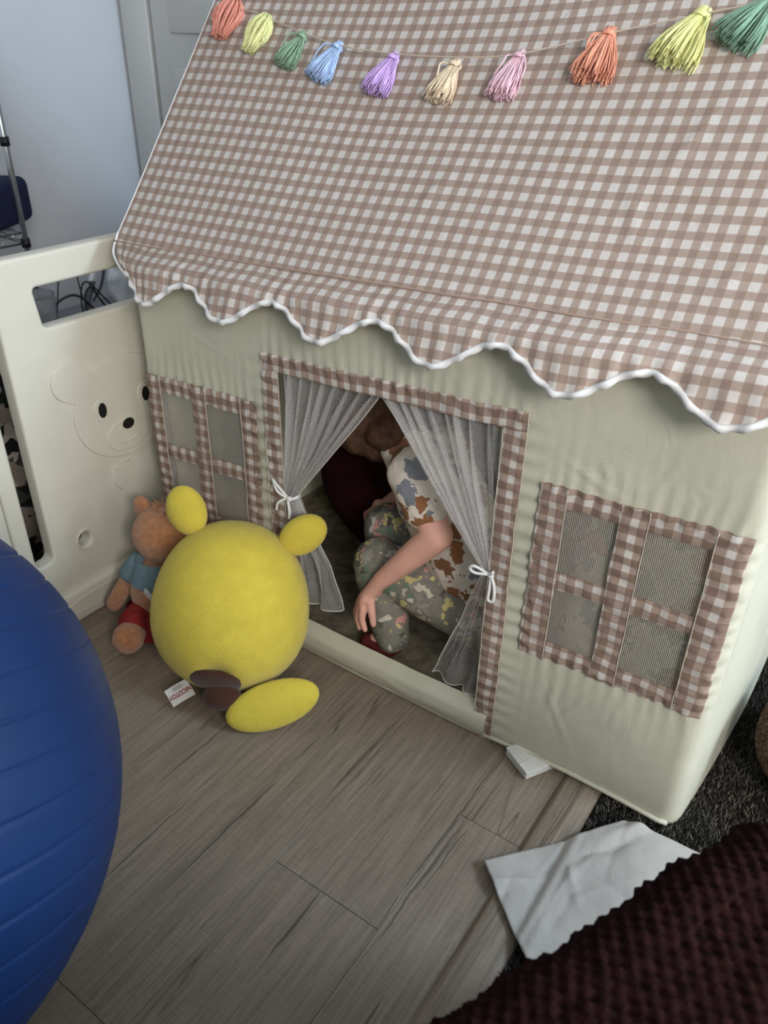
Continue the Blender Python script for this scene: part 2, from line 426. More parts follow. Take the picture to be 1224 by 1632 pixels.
vs = [(x, FY(x, z), zs(x, z) + (0.012*exp(-((x-0.42)/0.16)**2) if z < 0.001 else 0)) for z in zl for x in xl]
fs = []; nx = len(xl)
for j in range(len(zl)-1):
    for i in range(nx-1):
        x = (xl[i]+xl[i+1])/2; z = (zl[j]+zl[j+1])/2
        if DIN[0]-0.02 < x < DIN[1]+0.02 and z < DIN[3]+0.015: continue
        if any(w[0]+0.02 < x < w[1]-0.02 and PZ[0][0]-0.02 < z < PZ[1][1]+0.015 for w in WINS): continue
        a = j*nx+i; fs.append((a, a+1, a+nx+1, a+nx))
mesh('front_wall', vs, fs, CREAM, tent)

# side, back walls and gables
def wallgrid(name, nu, nv, fn, mat=CREAM):
    v, f, u = grid(nu, nv, fn); return mesh(name, v, f, mat, tent, u)
RIDY, EZ = 0.48, 0.812
def roofz(x, y): return 0.797 + 0.0375*(x+0.64) + 1.247*min(y, 2*RIDY-y)
def side(x, sg):
    def fn(u, v):
        y = 0.03 + (DEP-0.06)*u; top = roofz(x, y)-0.01; z = top*v
        bulge = 0.028*sin(pi*u)*sin(pi*min(1, v*1.3)) if sg > 0 else 0.006*sin(pi*u)
        low = 0.03*sin(pi*u)*exp(-v*9) if sg > 0 else 0
        return (x + sg*(bulge + low + 0.005*sin(pi*u)*nz(y*6, z*5, sg*3)), y, z + (0.02*exp(-v*20)*sin(pi*min(1, u*1.1)) if sg > 0 else 0)), (y, z)
    return fn
wallgrid('side_wall', 60, 70, side(XR, 1)); wallgrid('side_wall', 40, 50, side(XL, -1))
wallgrid('back_wall', 40, 30, lambda u, v: ((XL+(XR-XL)*u, DEP-0.03+0.004*nz(u*7, v*5), 0.82*v), (u, v)))
wallgrid('floor_mat', 20, 16, lambda u, v: ((XL+0.02+(XR-XL-0.04)*u, 0.015+(DEP-0.05)*v, 0.006+0.002*nz(u*9, v*9)), (u, v)),
         plain('tent_floor_cloth', lin(120, 112, 96), 0.9, 0.1, 25, 0.5))

# sill below the door opening: a sagging padded strip of cloth
def sill(u, v):
    x = DIN[0]-0.03 + (DIN[1]-DIN[0]+0.055)*u
    a = pi*1.15*v - 0.25
    sag = 0.008*sin(pi*u)
    return (x, -0.004 - 0.010*sin(pi*v) + 0.0015*nz(x*20, v*4) + 0.02*sstep(0.8, 1, v), (0.070-0.004*sin(3*u))*(v if v < .85 else .85+.15*sin((v-.85)/.15*pi/2)) - 0.0 + 0.001*nz(x*30, 1)), (x, v)
wallgrid('door_sill', 70, 14, sill)
# hem along the front bottom
bm = bmesh.new()
hp = [(x, FY(x, 0.0)-0.004+0.002*nz(x*9, 3), 0.006+0.004*max(0, nz(x*5, 7))+0.012*exp(-((x-0.42)/0.16)**2)) for x in [XL+0.02+(XR-XL-0.035)*i/80 for i in range(81)]]
tube(bm, hp, 0.0045, 8); bobj('hem', bm, CREAM, tent)

# gingham strips
def strip(name, parent, x0, x1, z0, z1, off, step=0.005, sh=0.0):
    nu = max(3, round((x1-x0)/step)); nv = max(3, round((z1-z0)/step))
    horiz = (x1-x0) > (z1-z0)
    sx, sz = random.uniform(0, .02), random.uniform(0, .02)
    def fn(u, v):
        x = x0+(x1-x0)*u; z = z0+(z1-z0)*v
        e = 0.0028*nz(x*16, z*16, sh)          # crooked edges
        px, pz = x + (e if not horiz else 0.2*e), z + (e if horiz else 0.2*e)
        puck = 0.0022*sin(2*pi*(x if horiz else z)/0.03 + 4*nz(x*10, z*10, sh+2)) + 0.0012*nz(x*60, z*60, sh)
        edge = min(u, 1-u)*(x1-x0) if not horiz else min(v, 1-v)*(z1-z0)
        return (px, FY(px, pz) - off - 0.001 + puck*0.6*sstep(0, 0.012, edge) + 0.0012*(1-sstep(0, 0.003, edge)), zs(px, pz)), \
               (x + sx + 0.0045*nz(x*13, z*13, sh+5), z + sz + 0.0045*nz(x*13+9, z*13, sh+5))
    v, f, u = grid(nu, nv, fn); return mesh(name, v, f, TRIMG, parent, u)
SEAM = plain('pale_seam_thread', lin(206, 196, 180), 0.7, 0.2)
def seam(parent, p0, p1, off):
    bm = bmesh.new(); n = 24
    pts = []
    for i in range(n+1):
        x = p0[0]+(p1[0]-p0[0])*i/n; z = p0[1]+(p1[1]-p0[1])*i/n; x += 0.0012*nz(x*30, z*30, 8)
        pts.append((x, FY(x, z)-off-0.001, zs(x, z)))
    tube(bm, pts, 0.0007, 5); bobj('seam', bm, SEAM, parent)
for wi, w in enumerate(WINS):
    wn = empty('window', (0, 0, 0), tent)
    tag(wn, ['left four-pane gingham window beside the fence', 'right four-pane gingham window near the carpet corner'][wi])
    pa = PANES[wi]
    for pz in PZ:
        for px in pa:
            x0, x1, z0, z1 = px[0]-0.008, px[1]+0.008, pz[0]-0.008, pz[1]+0.008
            v, f, u = grid(10, 12, lambda a, b: ((x0+(x1-x0)*a, FY(x0+(x1-x0)*a, z0+(z1-z0)*b)*0.5+0.003+0.0025*nz(a*2.2, b*2.2, px[0]*9), zs(x0+(x1-x0)*a, z0+(z1-z0)*b)), (x0+(x1-x0)*a, z0+(z1-z0)*b)))
            mesh('mesh_pane', v, f, NET, wn, u)
    for z0, z1, q in ((w[2], PZ[0][0], 1), (PZ[0][1], PZ[1][0], 2), (PZ[1][1], w[3], 3)):
        strip('window_trim', wn, w[0], w[1], z0, z1, 0.003, sh=wi*7+q)
    for x0, x1, q in ((w[0], pa[0][0], 4), (pa[0][1], pa[1][0], 5), (pa[1][1], w[1], 6)):
        strip('window_trim', wn, x0, x1, w[2], w[3], 0.0055, sh=wi*7+q)
        seam(wn, (x1 if q < 6 else x0, w[2]), (x1 if q < 6 else x0, w[3]), 0.006)
dw = empty('doorway', (0, 0, 0), tent)
strip('door_trim', dw, DOOR[0], DOOR[1], DIN[3], DOOR[3], 0.004, sh=31)
strip('door_trim', dw, DOOR[0], DIN[0], 0.0, DIN[3]+0.002, 0.006, sh=32)
strip('door_trim', dw, DIN[1], DOOR[1], -0.004, DIN[3]+0.002, 0.006, sh=33)
seam(dw, (DIN[0], 0.06), (DIN[0], DIN[3]), 0.007); seam(dw, (DIN[1], 0.06), (DIN[1], DIN[3]), 0.007)
seam(dw, (DOOR[1], 0.0), (DOOR[1], DOOR[3]), 0.005); seam(dw, (DOOR[0], 0.0), (DOOR[0], DOOR[3]), 0.005)

# roof and valance
SL = sqrt(RIDY**2+(1.247*RIDY)**2); X0, X1 = -0.64, 0.65
def roofpt(x, s, back=False):
    t = s/SL; y = RIDY*t; z = 0.797+0.0375*(x+0.64)+1.247*y
    u = (x-X0)/(X1-X0)
    d = -0.016*sin(pi*u)**1.4*sin(pi*min(1, t*1.05))**0.8 if 0 < u < 1 and t > 0 else 0
    d += 0.003*nz(x*2.6, s*3.1, 3.3)*sstep(0, 0.1, s)
    # creases
    for (ax, as_), (bx, bs), w in (((0.33, 0.19), (0.39, 0.34), 0.007), ((0.34, 0.10), (0.30, 0.2), 0.006), ((-0.02, 0.12), (0.02, 0.2), 0.006), ((0.45, 0.05), (0.5, 0.12), 0.006)):
        dx, ds = bx-ax, bs-as_; tt = max(0, min(1, ((x-ax)*dx+(s-as_)*ds)/(dx*dx+ds*ds)))
        e = sqrt((x-ax-tt*dx)**2+(s-as_-tt*ds)**2); d += 0.003*exp(-(e/w)**2)*sin(pi*tt)
    n = Vector((0, -0.78, 0.626))
    p = Vector((x, y, z)) + n*d
    if back: p.y = 2*RIDY-p.y
    return p
def rf(back):
    def fn(u, v):
        x = X0+(X1-X0)*u; s = SL*v; return roofpt(x, s, back), (x+0.006*nz(x*2, s*2, 9), s+0.012*sin(pi*u)+0.004*nz(x*3, s*3, 2))
    v, f, u = grid(150, 90, fn); return v, (f if not back else [q[::-1] for q in f]), u
v, f, u = rf(False); mesh('roof_front', v, f, GING, tent, u)
v, f, u = rf(True); mesh('roof_back', v, f, GING, tent, u)
PER = 0.206
def low(x):   # drop of the valance below the eave
    ph = (x+0.507)/PER; c = 0.5+0.5*cos(2*pi*ph)
    return 0.045 + 0.046*c
def valpt(x, t):
    D = low(x); s = D*t
    ph = (x+0.507)/PER
    fl = 0.030*sstep(0, 0.035, s) + 0.35*max(0, s-0.02) + 0.006*sin(2*pi*ph+0.8)*s/0.1 + 0.005*nz(x*8, s*9, 6)
    z = 0.797+0.0375*(x+0.64) - s*0.93
    base = 0.0 - 0.022*sstep(0, 0.02, s) - 0.006*sin(pi*(x-X0)/(X1-X0))
    y = base*0.6 - fl*0.9 - 0.004*(t > 0)
    le = exp(-(x-X0)/0.06); y *= 1-0.45*le
    wx = 0.003*nz(x*9, s*20, 1.1) + 0.062*t*le
    pk = 0.0035*exp(-(D-s)/0.03)*sin(2*pi*x/0.035+3*nz(x*6, 1))
    return Vector((x+wx, y+pk, z))
def vf(u, v):
    x = X0+(X1-X0)*u; return valpt(x, v), (x+0.006*nz(x*2, 0, 9)+0.003*nz(x*14, v*3, 7), -low(x)*v+0.012*sin(pi*u)+0.004*nz(x*3, 0, 2)+0.003*nz(x*11, v*4, 12))
v, f, u = grid(260, 24, vf)
for i in range(261):                              # cloth length down each column
    L = 0.0
    for j in range(1, 25):
        a, b = v[(j-1)*261+i], v[j*261+i]; L += (b-a).length
        u[j*261+i] = (u[j*261+i][0], -L+u[i][1]+0.003*nz(i*0.05, j*0.15, 12))
mesh('valance', v, [q[::-1] for q in f], GING, tent, u)
# side return of the valance at the left corner and its piping
bm = bmesh.new()
pp = [valpt(X0+(X1-X0)*i/420, 1.0) for i in range(421)]
vs, fs = [], []
for i, p in enumerate(pp):
    q = pp[min(i+1, 420)]-pp[max(i-1, 0)]; q.y = 0; nrm = Vector((-q.z, 0, q.x)).normalized()
    wv = 0.0012*sin(i*0.9)+0.001*nz(i*.2, 3)
    up = p + nrm*0.004; dn = p - nrm*(0.0055+wv)
    vs += [up+Vector((0, -0.003, 0)), p+Vector((0, -0.0048, 0)), dn+Vector((0, -0.002, 0)), dn+Vector((0, 0.003, 0)), up+Vector((0, 0.003, 0))]
    if i:
        a, b = 5*(i-1), 5*i
        for k in range(5): fs.append((a+k, a+(k+1) % 5, b+(k+1) % 5, b+k))
mesh('valance_piping', vs, fs, PIPING, tent)
def vs_side(u, v):
    y = 0.02+0.9*u; D = 0.05+0.04*(0.5+0.5*cos(2*pi*u*4.3))
    return (X0 + 0.002 - 0.004*v + 0.002*sin(y*40)*v, y, roofz(X0, y)-0.003-D*v), (y, -D*v)
v, f, u = grid(80, 8, vs_side); mesh('side_valance', v, f, GING, tent, u)
bm = bmesh.new(); e0 = valpt(X0, 1.0)
tube(bm, spline([roofpt(X0, 0.02)+Vector((-0.002, 0, 0)), valpt(X0, 0.25)+Vector((-0.005, -0.002, 0)), valpt(X0, 0.6)+Vector((-0.002, -0.002, 0)), e0], 30), 0.0022, 8)
bobj('edge_piping', bm, PIPING, tent)
bm = bmesh.new(); tube(bm, [roofpt(X0, SL*i/40)+Vector((-0.001, 0, 0)) for i in range(41)], 0.0013, 6); bobj('edge_piping', bm, PIPING, tent)
bm = bmesh.new(); tube(bm, [(X0+(X1-X0)*i/60, valpt(X0+(X1-X0)*i/60, 0.02).y-0.001, 0.799+0.0375*(X0+(X1-X0)*i/60+0.64)+0.0005*nz(i*.5, 2)) for i in range(61)], 0.0014, 6)
bobj('eave_seam', bm, plain('eave_seam_thread', lin(176, 150, 134), 0.85, 0.2), tent)
POLE = plain('tent_pole_plastic', lin(200, 198, 190), 0.4, 0.4)
for p in ([(XL+.02, .03, 0.02), (XL+.02, .03, .80)], [(XR-.02, .03, 0.02), (XR-.02, .03, .82)], [(XL+.02, DEP-.05, 0.02), (XL+.02, DEP-.05, .80)], [(XR-.02, DEP-.05, 0.02), (XR-.02, DEP-.05, .82)], [(XL+.02, .03, .785), (XR-.02, .03, .825)]):
    bm = bmesh.new(); tube(bm, p, 0.009, 10); bobj('pole', bm, POLE, tent)

# tulle curtains
def curtain(top0, top1, tie, bot0, bot1, nf, sgn, label, bow):
    root = empty('curtain', (0, 0, 0), tent); tag(root, label)
    T0, T1, K, B0, B1 = [Vector(p) for p in (top0, top1, tie, bot0, bot1)]
    vt = 0.56
    def fn(u, v):
        f = sin(2*pi*nf*u + 2.2*nz(u*5, 1.0, nf)); g = sin(2*pi*nf*1.9*u + 1.0)
        kk = K + Vector((0.014*(u-0.5)*2, 0.006*f, 0.004*(u-.5)))
        if v < vt:
            s = v/vt; e = s**1.08
            p = (T0.lerp(T1, u)).lerp(kk, e)
            p.z -= 0.035*sin(pi*s)*((1-u) if sgn > 0 else u)*(1-s*0.3)
            amp = (0.008+0.006*s)*(1-s)**0.4 + 0.003
            p.y += amp*f + 0.003*g*(1-s) + 0.006*nz(u*9, v*5, 4)
            p.x += 0.006*g*(1-s)*sin(pi*s)
        else:
            s = (v-vt)/(1-vt); e = s**0.75
            p = kk.lerp(B0.lerp(B1, u), e)
            f2 = sin(2*pi*2.2*u + 1.6*nz(u*3, 2.0, nf))
            p.y += (0.005*(1-s)*f + 0.013*s*f2) + 0.012*s*nz(u*4, s*3, 8) + 0.012*sin(pi*s); p.z += 0.016*s*nz(u*3, 3.0)
            p.x += 0.012*s*nz(u*5, s*4, 2)
        return p, (u, v)
    v, f, u = grid(170, 70, fn)
    mesh('tulle', v, f, TULLE, root, u)
    for uu, s0 in ((0.0, 0), (1.0, 0)):                           # pale sewn edges
        bm = bmesh.new(); tube(bm, [fn(uu, i/60)[0] for i in range(61)], 0.0011, 5); bobj('hem', bm, TULLE_EDGE, root)
    bm = bmesh.new(); tube(bm, [fn(i/120, 1.0)[0] for i in range(121)], 0.0011, 5); bobj('hem', bm, TULLE_EDGE, root)
    tr = bmesh.new()
    tube(tr, [K+Vector((0.017*cos(a), 0.012*sin(a), 0.002*cos(2*a))) for a in [2*pi*k/20 for k in range(21)]], 0.0035, 6, False)
    for pts in bow:
        L = spline([K+Vector(p) for p in pts], 22)
        for a, b in zip(L, L[1:]): pass
        n = len(tr.verts); tube(tr, L, [0.0028]*len(L), 6)
    ball(tr, K+Vector((0.006, -0.014, 0)), (0.006, 0.005, 0.006), 10)
    bobj('tie_ribbon', tr, RIBBON, root)
TULLE_EDGE = plain('tulle_edge', lin(205, 203, 200), 0.9, 0.1)
curtain((-0.240, 0.012, 0.627), (-0.020, 0.014, 0.640), (-0.228, 0.006, 0.372), (-0.262, 0.016, 0.11), (-0.130, 0.03, 0.112), 8, 1,
        'left white tulle curtain gathered behind the yellow toy',
        [[(0, -0.012, 0), (-0.02, -0.022, 0.03), (-0.028, -0.02, 0.034), (-0.018, -0.02, 0.012), (0, -0.014, 0)],
         [(0, -0.013, 0), (-0.016, -0.022, -0.012), (-0.022, -0.022, -0.03)], [(0, -0.013, 0), (0.012, -0.022, -0.02), (0.01, -0.022, -0.04)]])
curtain((-0.034, 0.010, 0.640), (0.215, 0.012, 0.655), (0.212, 0.006, 0.376), (0.092, 0.035, 0.062), (0.214, 0.018, 0.078), 9, -1,
        'right white tulle curtain tied back with a looped ribbon',
        [[(0, -0.013, 0), (-0.022, -0.022, 0.012), (-0.03, -0.022, 0.004), (-0.02, -0.022, -0.001), (0, -0.015, 0)],
         [(0.004, -0.013, 0), (0.016, -0.02, -0.014), (0.018, -0.021, -0.044), (0.008, -0.021, -0.046), (0.008, -0.02, -0.03), (0.006, -0.014, -0.005)],
         [(0, -0.013, 0), (0.010, -0.02, 0.008), (0.012, -0.02, 0.014)]])

# ------------------------------------------------------------------ tassel garland on the roof
gar = empty('tassel_garland', (0, 0.25, 1.1)); tag(gar, 'tassel garland of pastel yarn strung across the gingham roof', 'garland')
GO = Vector((0, 0.25, 1.1))
sp_ = [(-0.66, 0.36, 1.26), (-0.575, 0.305, 1.195), (-0.50, 0.290, 1.175), (-0.385, 0.268, 1.148), (-0.285, 0.252, 1.134), (-0.17, 0.243, 1.125), (-0.045, 0.238, 1.124), (0.06, 0.240, 1.130),
       (0.19, 0.258, 1.155), (0.310, 0.272, 1.180), (0.392, 0.283, 1.200), (0.52, 0.32, 1.25), (0.66, 0.37, 1.31)]
sp_ = [Vector((x, roof_y, roofpt(x, roof_y/RIDY*SL).z+0.012)) for x, roof_y, _ in sp_]
bm = bmesh.new(); tube(bm, [p-GO for p in spline(sp_, 90)], 0.0011, 6); bobj('string', bm, plain('cotton_string', lin(206, 190, 172), 0.9, 0.1), gar)
NRM = Vector((0, -0.78, 0.626)); DOWN = Vector((0, -0.626, -0.78))
def tassel(top, length, width, sway, colr, colname, seed, ragged=0.15, ball_like=False):
    rg = random.Random(seed)
    m = plain('yarn_'+colname, tuple(min(0.92, 1.15*c+0.15) for c in colr[:3])+(1,), 0.95, 0.1, 120, 0.14, 0.4, 600)
    T = Vector(top); x = T.x; side_ = Vector((1, 0, 0))
    d = (DOWN*cos(sway) + side_*sin(sway)).normalized(); sd = d.cross(NRM).normalized()
    bm = bmesh.new()
    ns = 150
    for k in range(ns):
        a = rg.uniform(0, 2*pi); rr = sqrt(rg.random())
        L = length*(1-ragged*rg.random())
        bx, bn = cos(a)*rr, sin(a)*rr
        wob = rg.uniform(-.004, .004)
        pts = []; 
        for i in range(6):
            t = i/5
            if ball_like: wd = width*sin(pi*min(0.82, 0.12+0.8*t))
            else: wd = width*(0.22 + 0.78*sstep(0.04, 0.95, t)**0.75)
            p = T + d*(L*t*(1-0.05*rr)) + sd*(bx*wd + wob*sin(5*t+k)*t) + NRM*(0.010 + max(-0.008, bn*wd*0.55) )
            pts.append(p - GO)
        tube(bm, pts, [0.0013]*5+[0.0010], 4)
    t_ = bobj('tassel', bm, m, gar); tag(t_, colname.replace('_', ' ') + ' yarn tassel')
    bm = bmesh.new()
    nk = T + d*length*0.14 + NRM*0.010
    for q in range(3):
        tube(bm, [nk-GO + d*(0.002*(q-1)) + sd*(0.0062+width*.12)*cos(a) + NRM*(0.0062+width*.09)*sin(a) for a in [2*pi*k/14 for k in range(15)]], 0.0015, 5, False)
    bobj('wrap', bm, m, t_)
    bm = bmesh.new()
    for q in range(3):
        s1 = rg.choice((-1, 1)); ln = rg.uniform(0.3, 0.6)*length
        pts = spline([nk, nk+sd*s1*rg.uniform(.012, .02)+d*0.004+NRM*.008, nk+sd*s1*rg.uniform(.014, .026)+d*ln*.5+NRM*.008, nk+sd*s1*rg.uniform(.01, .028)+d*ln+NRM*.004], 10)
        tube(bm, [p-GO for p in pts], 0.0014, 5)
    bobj('loose_thread', bm, m, t_)
TAS = [((-0.575, 0.315), .085, .036, -0.05, (226, 124, 98), 'coral', True), ((-0.478, 0.293), .080, .030, -0.2, (226, 218, 138), 'pale_yellow', True),
       ((-0.376, 0.272), .075, .026, -0.3, (104, 142, 104), 'sage_green', False), ((-0.290, 0.260), .080, .028, -0.32, (146, 172, 222), 'light_blue', False),
       ((-0.168, 0.248), .080, .030, -0.2, (184, 146, 208), 'lilac', False), ((-0.047, 0.240), .078, .026, -0.15, (232, 188, 156), 'peach', False),
       ((0.060, 0.248), .084, .026, -0.12, (236, 168, 180), 'pink', False), ((0.188, 0.268), .090, .034, -0.05, (246, 132, 94), 'bright_orange', False),
       ((0.312, 0.282), .094, .038, -0.25, (236, 224, 128), 'yellow', False), ((0.396, 0.292), .088, .034, -0.45, (84, 130, 100), 'dark_green', False)]
for i, ((x, y), L, w, sw, c, nme, bl) in enumerate(TAS):
    p = roofpt(x, y/RIDY*SL); tassel(p, L, w, sw, lin(*c), nme, 40+i, ball_like=bl)

# ------------------------------------------------------------------ white playpen fence
FX = -0.685                                   # face towards the tent
FM = Matrix(((0, 0, 1, FX-0.018), (1, 0, 0, 0), (0, 1, 0, 0), (0, 0, 0, 1)))   # (u=y, v=z, thickness=x)
def fence(label, y0):
    root = empty('fence_panel', (FX-0.018, y0, 0)); tag(root, label, 'playpen fence', 'ivory playpen fence panels')
    kids = []
    hole = [(-0.172, 0.745)] ; 
    hole = rrect(-0.170, 0.170, 0.650, 0.740, 0.016)
    hole = [(x + (0.010*(0.740-z)/0.09 if x < 0 else -0.010*(0.740-z)/0.09), z) for x, z in hole]
    outl = rrect(-0.316, 0.316, 0.05, 0.787, 0.03)
    sl = rrect(-0.292, -0.238, 0.164, 0.700, 0.022); sr = rrect(0.238, 0.292, 0.164, 0.700, 0.022)
    rhs = [ell(-0.163, 0.184, 0.020, 0.022), ell(0.163, 0.184, 0.020, 0.022)]
    M = Matrix(((0, 0, 1, 0), (1, 0, 0, 0), (0, 1, 0, 0), (0, 0, 0, 1)))
    flat_shape('panel', [outl, hole, sl, sr] + rhs, 0.036, 0.006, PLASTIC, M, root)
    def rel(name, ol, proud, mat, par, bev=0.0015, th=0.006):
        return flat_shape(name, ol, th, bev, mat, Matrix(((0, 0, 1, 0.018-th/2+proud), (1, 0, 0, 0), (0, 1, 0, 0), (0, 0, 0, 1))), par)
    def reach(t):
        d = (cos(t), sin(t)); r = 1/sqrt((d[0]/0.128)**2+(d[1]/0.112)**2)
        for ex, ez in ((-0.123, 0.092), (0.123, 0.092)):
            b = d[0]*ex+d[1]*ez; q = b*b-(ex*ex+ez*ez-0.040**2)
            if q > 0 and b > 0: r = max(r, b+sqrt(q))
        return (-0.005+r*d[0], 0.448+r*d[1])
    face = rel('bear_face', [[reach(2*pi*k/160) for k in range(160)]], 0.0045, PLASTIC, root)
    rel('muzzle', [ell(-0.012, 0.385, 0.054, 0.036)], 0.0072, PLASTIC, face)
    for yy in (-0.066, 0.050):
        rel('eye_ring', [ell(yy-0.003, 0.458, 0.017, 0.024)], 0.0064, PLASTIC, face); rel('eye', [ell(yy, 0.458, 0.0095, 0.016)], 0.0072, BLACK, face, 0.0008)
    rel('nose', [ell(-0.008, 0.408, 0.0145, 0.0115)], 0.0088, BLACK, face, 0.0008)
    bm = bmesh.new(); tube(bm, [(0.0252, -0.012+0.026*sin(t), 0.378-0.008*cos(t)) for t in [-1.3+2.6*k/12 for k in range(13)]], 0.0016, 6); bobj('smile', bm, PLASTIC, face)
    rel('arrow_mark', [[(-0.062, 0.318), (-0.018, 0.318), (-0.010, 0.300), (-0.052, 0.262), (-0.064, 0.280)]], 0.005, PLASTIC, root)
    for yy in (-0.163, 0.163):
        bm = bmesh.new(); tube(bm, [(0.018, yy+0.0215*cos(t), 0.184+0.0235*sin(t)) for t in [2*pi*k/28 for k in range(29)]], 0.003, 8, False); bobj('hole_rim', bm, PLASTIC, root)
    bm = bmesh.new(); box(bm, (0.004, 0, 0.042), (0.062, 0.632, 0.084), 0.012, seg=3); foot = bobj('base', bm, PLASTIC, root)
    for yy in (-0.17, 0.17):
        rel('base_recess', [ell(yy, 0.042, 0.09, 0.020)], 0.0185, PLASTIC, foot, 0.002)
    return root
fp = fence('ivory playpen panel with bear face between ball and tent', -0.001)
fq = empty('fence_panel', fp.location + Vector((0, -0.645, 0))); tag(fq, 'ivory playpen panel cut by the left edge behind the blue ball', 'playpen fence', 'ivory playpen fence panels')
for ch in list(fp.children):
    c = ch.copy(); COL.objects.link(c); c.parent = fq
    for g in ch.children:
        d = g.copy(); COL.objects.link(d); d.parent = c

# ------------------------------------------------------------------ behind the fence
shelf = empty('wire_shelf', (-1.71, 0.264, 0)); tag(shelf, 'chrome wire shelving rack against the far left wall', 'shelf')
for x in (-0.2, 0.16):
    for y in (-0.75, 0.12):
        bm = bmesh.new(); tube(bm, [(x, y, 0), (x, y, 1.65)], 0.009, 12); bobj('post', bm, CHROME, shelf)
        for z in (0.60, 0.872):
            bm = bmesh.new(); tube(bm, [(x, y, z-0.012), (x, y, z+0.012)], 0.013, 12); bobj('collar', bm, BLACKCABLE, shelf)
for z in (0.2, 0.60, 1.2):
    bm = bmesh.new()
    for dz in (0, 0.03):
        tube(bm, [(0.16, -0.75, z+dz), (0.16, 0.12, z+dz)], 0.003, 6); tube(bm, [(-0.2, -0.75, z+dz), (-0.2, 0.12, z+dz)], 0.003, 6)
        tube(bm, [(0.16, 0.12, z+dz), (-0.2, 0.12, z+dz)], 0.003, 6)
    for k in range(20):
        y = -0.75+0.87*k/20; tube(bm, [(0.16, y, z+(0.03 if k % 2 else 0)), (0.16, y+0.0435, z+(0 if k % 2 else 0.03))], 0.002, 5)
    for k in range(40):
        y = -0.75+0.87*k/40; tube(bm, [(0.16, y, z+0.032), (-0.2, y, z+0.032)], 0.0016, 5)
    bobj('wire_deck', bm, CHROME, shelf)
NAVY = plain('navy_fabric', lin(38, 42, 74), 0.85, 0.2, 20, 0.2, 0.3, 150)
bm = bmesh.new(); box(bm, (0, 0, 0.075), (0.30, 0.36, 0.15), 0.03, seg=4)
nb = bobj('storage_bag', bm, NAVY); nb.location = (-1.70, 0.300, 0.635); nb.rotation_euler = (0, 0, 0.5); nb.scale = (0.9, 0.9, 0.85)
tag(nb, 'dark navy fabric bag on the wire shelf', 'bag')
# low table with jar and cables
GREYT = plain('grey_laminate', lin(120, 120, 128), 0.5, 0.3, 10, 0.1)
tb = empty('side_table', (-1.28, 0.36, 0)); tag(tb, 'low grey side table behind the fence holding jar and cables', 'table')
bm = bmesh.new(); box(bm, (0, 0, 0.405), (0.34, 0.66, 0.03), 0.004); bobj('tabletop', bm, GREYT, tb)
for x in (-0.14, 0.14):
    for y in (-0.30, 0.30): bm = bmesh.new(); box(bm, (x, y, 0.195), (0.03, 0.03, 0.39), 0.003); bobj('leg', bm, GREYT, tb)
GL = NT('clear_plastic'); GL.set(0.15, 0.5); GL.col((0.75, 0.78, 0.82, 1)); GL.b.inputs['Transmission Weight'].default_value = 0.75; GL.b.inputs['IOR'].default_value = 1.3
jar = empty('jar', (-1.24, 0.185, 0.421)); tag(jar, 'clear plastic jar seen through the fence handle hole', 'jar')
bm = bmesh.new()
pr_ = [(0.002, 0.0), (0.038, 0.0), (0.042, 0.006), (0.046, 0.10), (0.049, 0.112), (0.046, 0.116), (0.049, 0.128), (0.045, 0.128), (0.042, 0.10), (0.037, 0.008), (0.002, 0.006)]
rg_ = [[bm.verts.new((r*cos(2*pi*k/32), r*sin(2*pi*k/32), z)) for k in range(32)] for r, z in pr_]
for a, b in zip(rg_, rg_[1:]):
    for k in range(32): bm.faces.new((a[k], a[(k+1) % 32], b[(k+1) % 32], b[k]))
bobj('jar_body', bm, GL.m, jar)
bm = bmesh.new(); rr = random.Random(5)
for k in range(14): ball(bm, (rr.uniform(-.02, .02), rr.uniform(-.02, .02), 0.016+rr.uniform(0, .07)), rr.uniform(0.008, 0.014), 10)
bobj('contents', bm, plain('jar_contents', lin(150, 140, 140), 0.7, 0.2, 40, 0.4), jar)
rr = random.Random(11)
def cable(pts, label, r=0.0035, mat=BLACKCABLE):
    bm = bmesh.new(); tube(bm, spline(pts, 40), r, 8); o = bobj('power_cable', bm, mat); tag(o, label, 'cable'); return o
cable([(-1.30, 0.26, 0.424), (-1.25, 0.24, 0.50), (-1.22, 0.29, 0.525), (-1.2, 0.33, 0.47), (-1.22, 0.31, 0.424)], 'black cable arching up next to the jar')
cable([(-1.20, 0.30, 0.424), (-1.22, 0.32, 0.515), (-1.24, 0.36, 0.53), (-1.26, 0.385, 0.5), (-1.24, 0.42, 0.424)], 'black cable looping over the white stick', 0.003)
cable([(-1.33, 0.40, 0.424), (-1.33, 0.385, 0.50), (-1.335, 0.38, 0.575), (-1.36, 0.36, 0.585), (-1.40, 0.34, 0.424)], 'thin black cable rising straight behind the fence handle', 0.002)
cable([(-1.22, 0.44, 0.424), (-1.25, 0.40, 0.49), (-1.27, 0.37, 0.535), (-1.25, 0.33, 0.52), (-1.22, 0.30, 0.424)], 'black cable forming the widest arch near the wall', 0.0025)
cable([(-1.30, 0.40, 0.47), (-1.31, 0.44, 0.50), (-1.32, 0.47, 0.55), (-1.33, 0.485, 0.585), (-1.36, 0.52, 0.58), (-1.40, 0.55, 0.424)], 'grey cable hanging near the bright wall patch', 0.004, plain('grey_rubber', lin(70, 74, 88), 0.5, 0.3))
st = bmesh.new(); tube(st, [(-1.25, 0.315, 0.43), (-1.28, 0.395, 0.53)], 0.008, 10)
ws = empty('stick_wand', (0, 0, 0)); tag(ws, 'grey stick with white tip leaning among the cables', 'stick')
bobj('shaft', st, plain('grey_plastic', lin(88, 92, 100), 0.4, 0.4), ws)
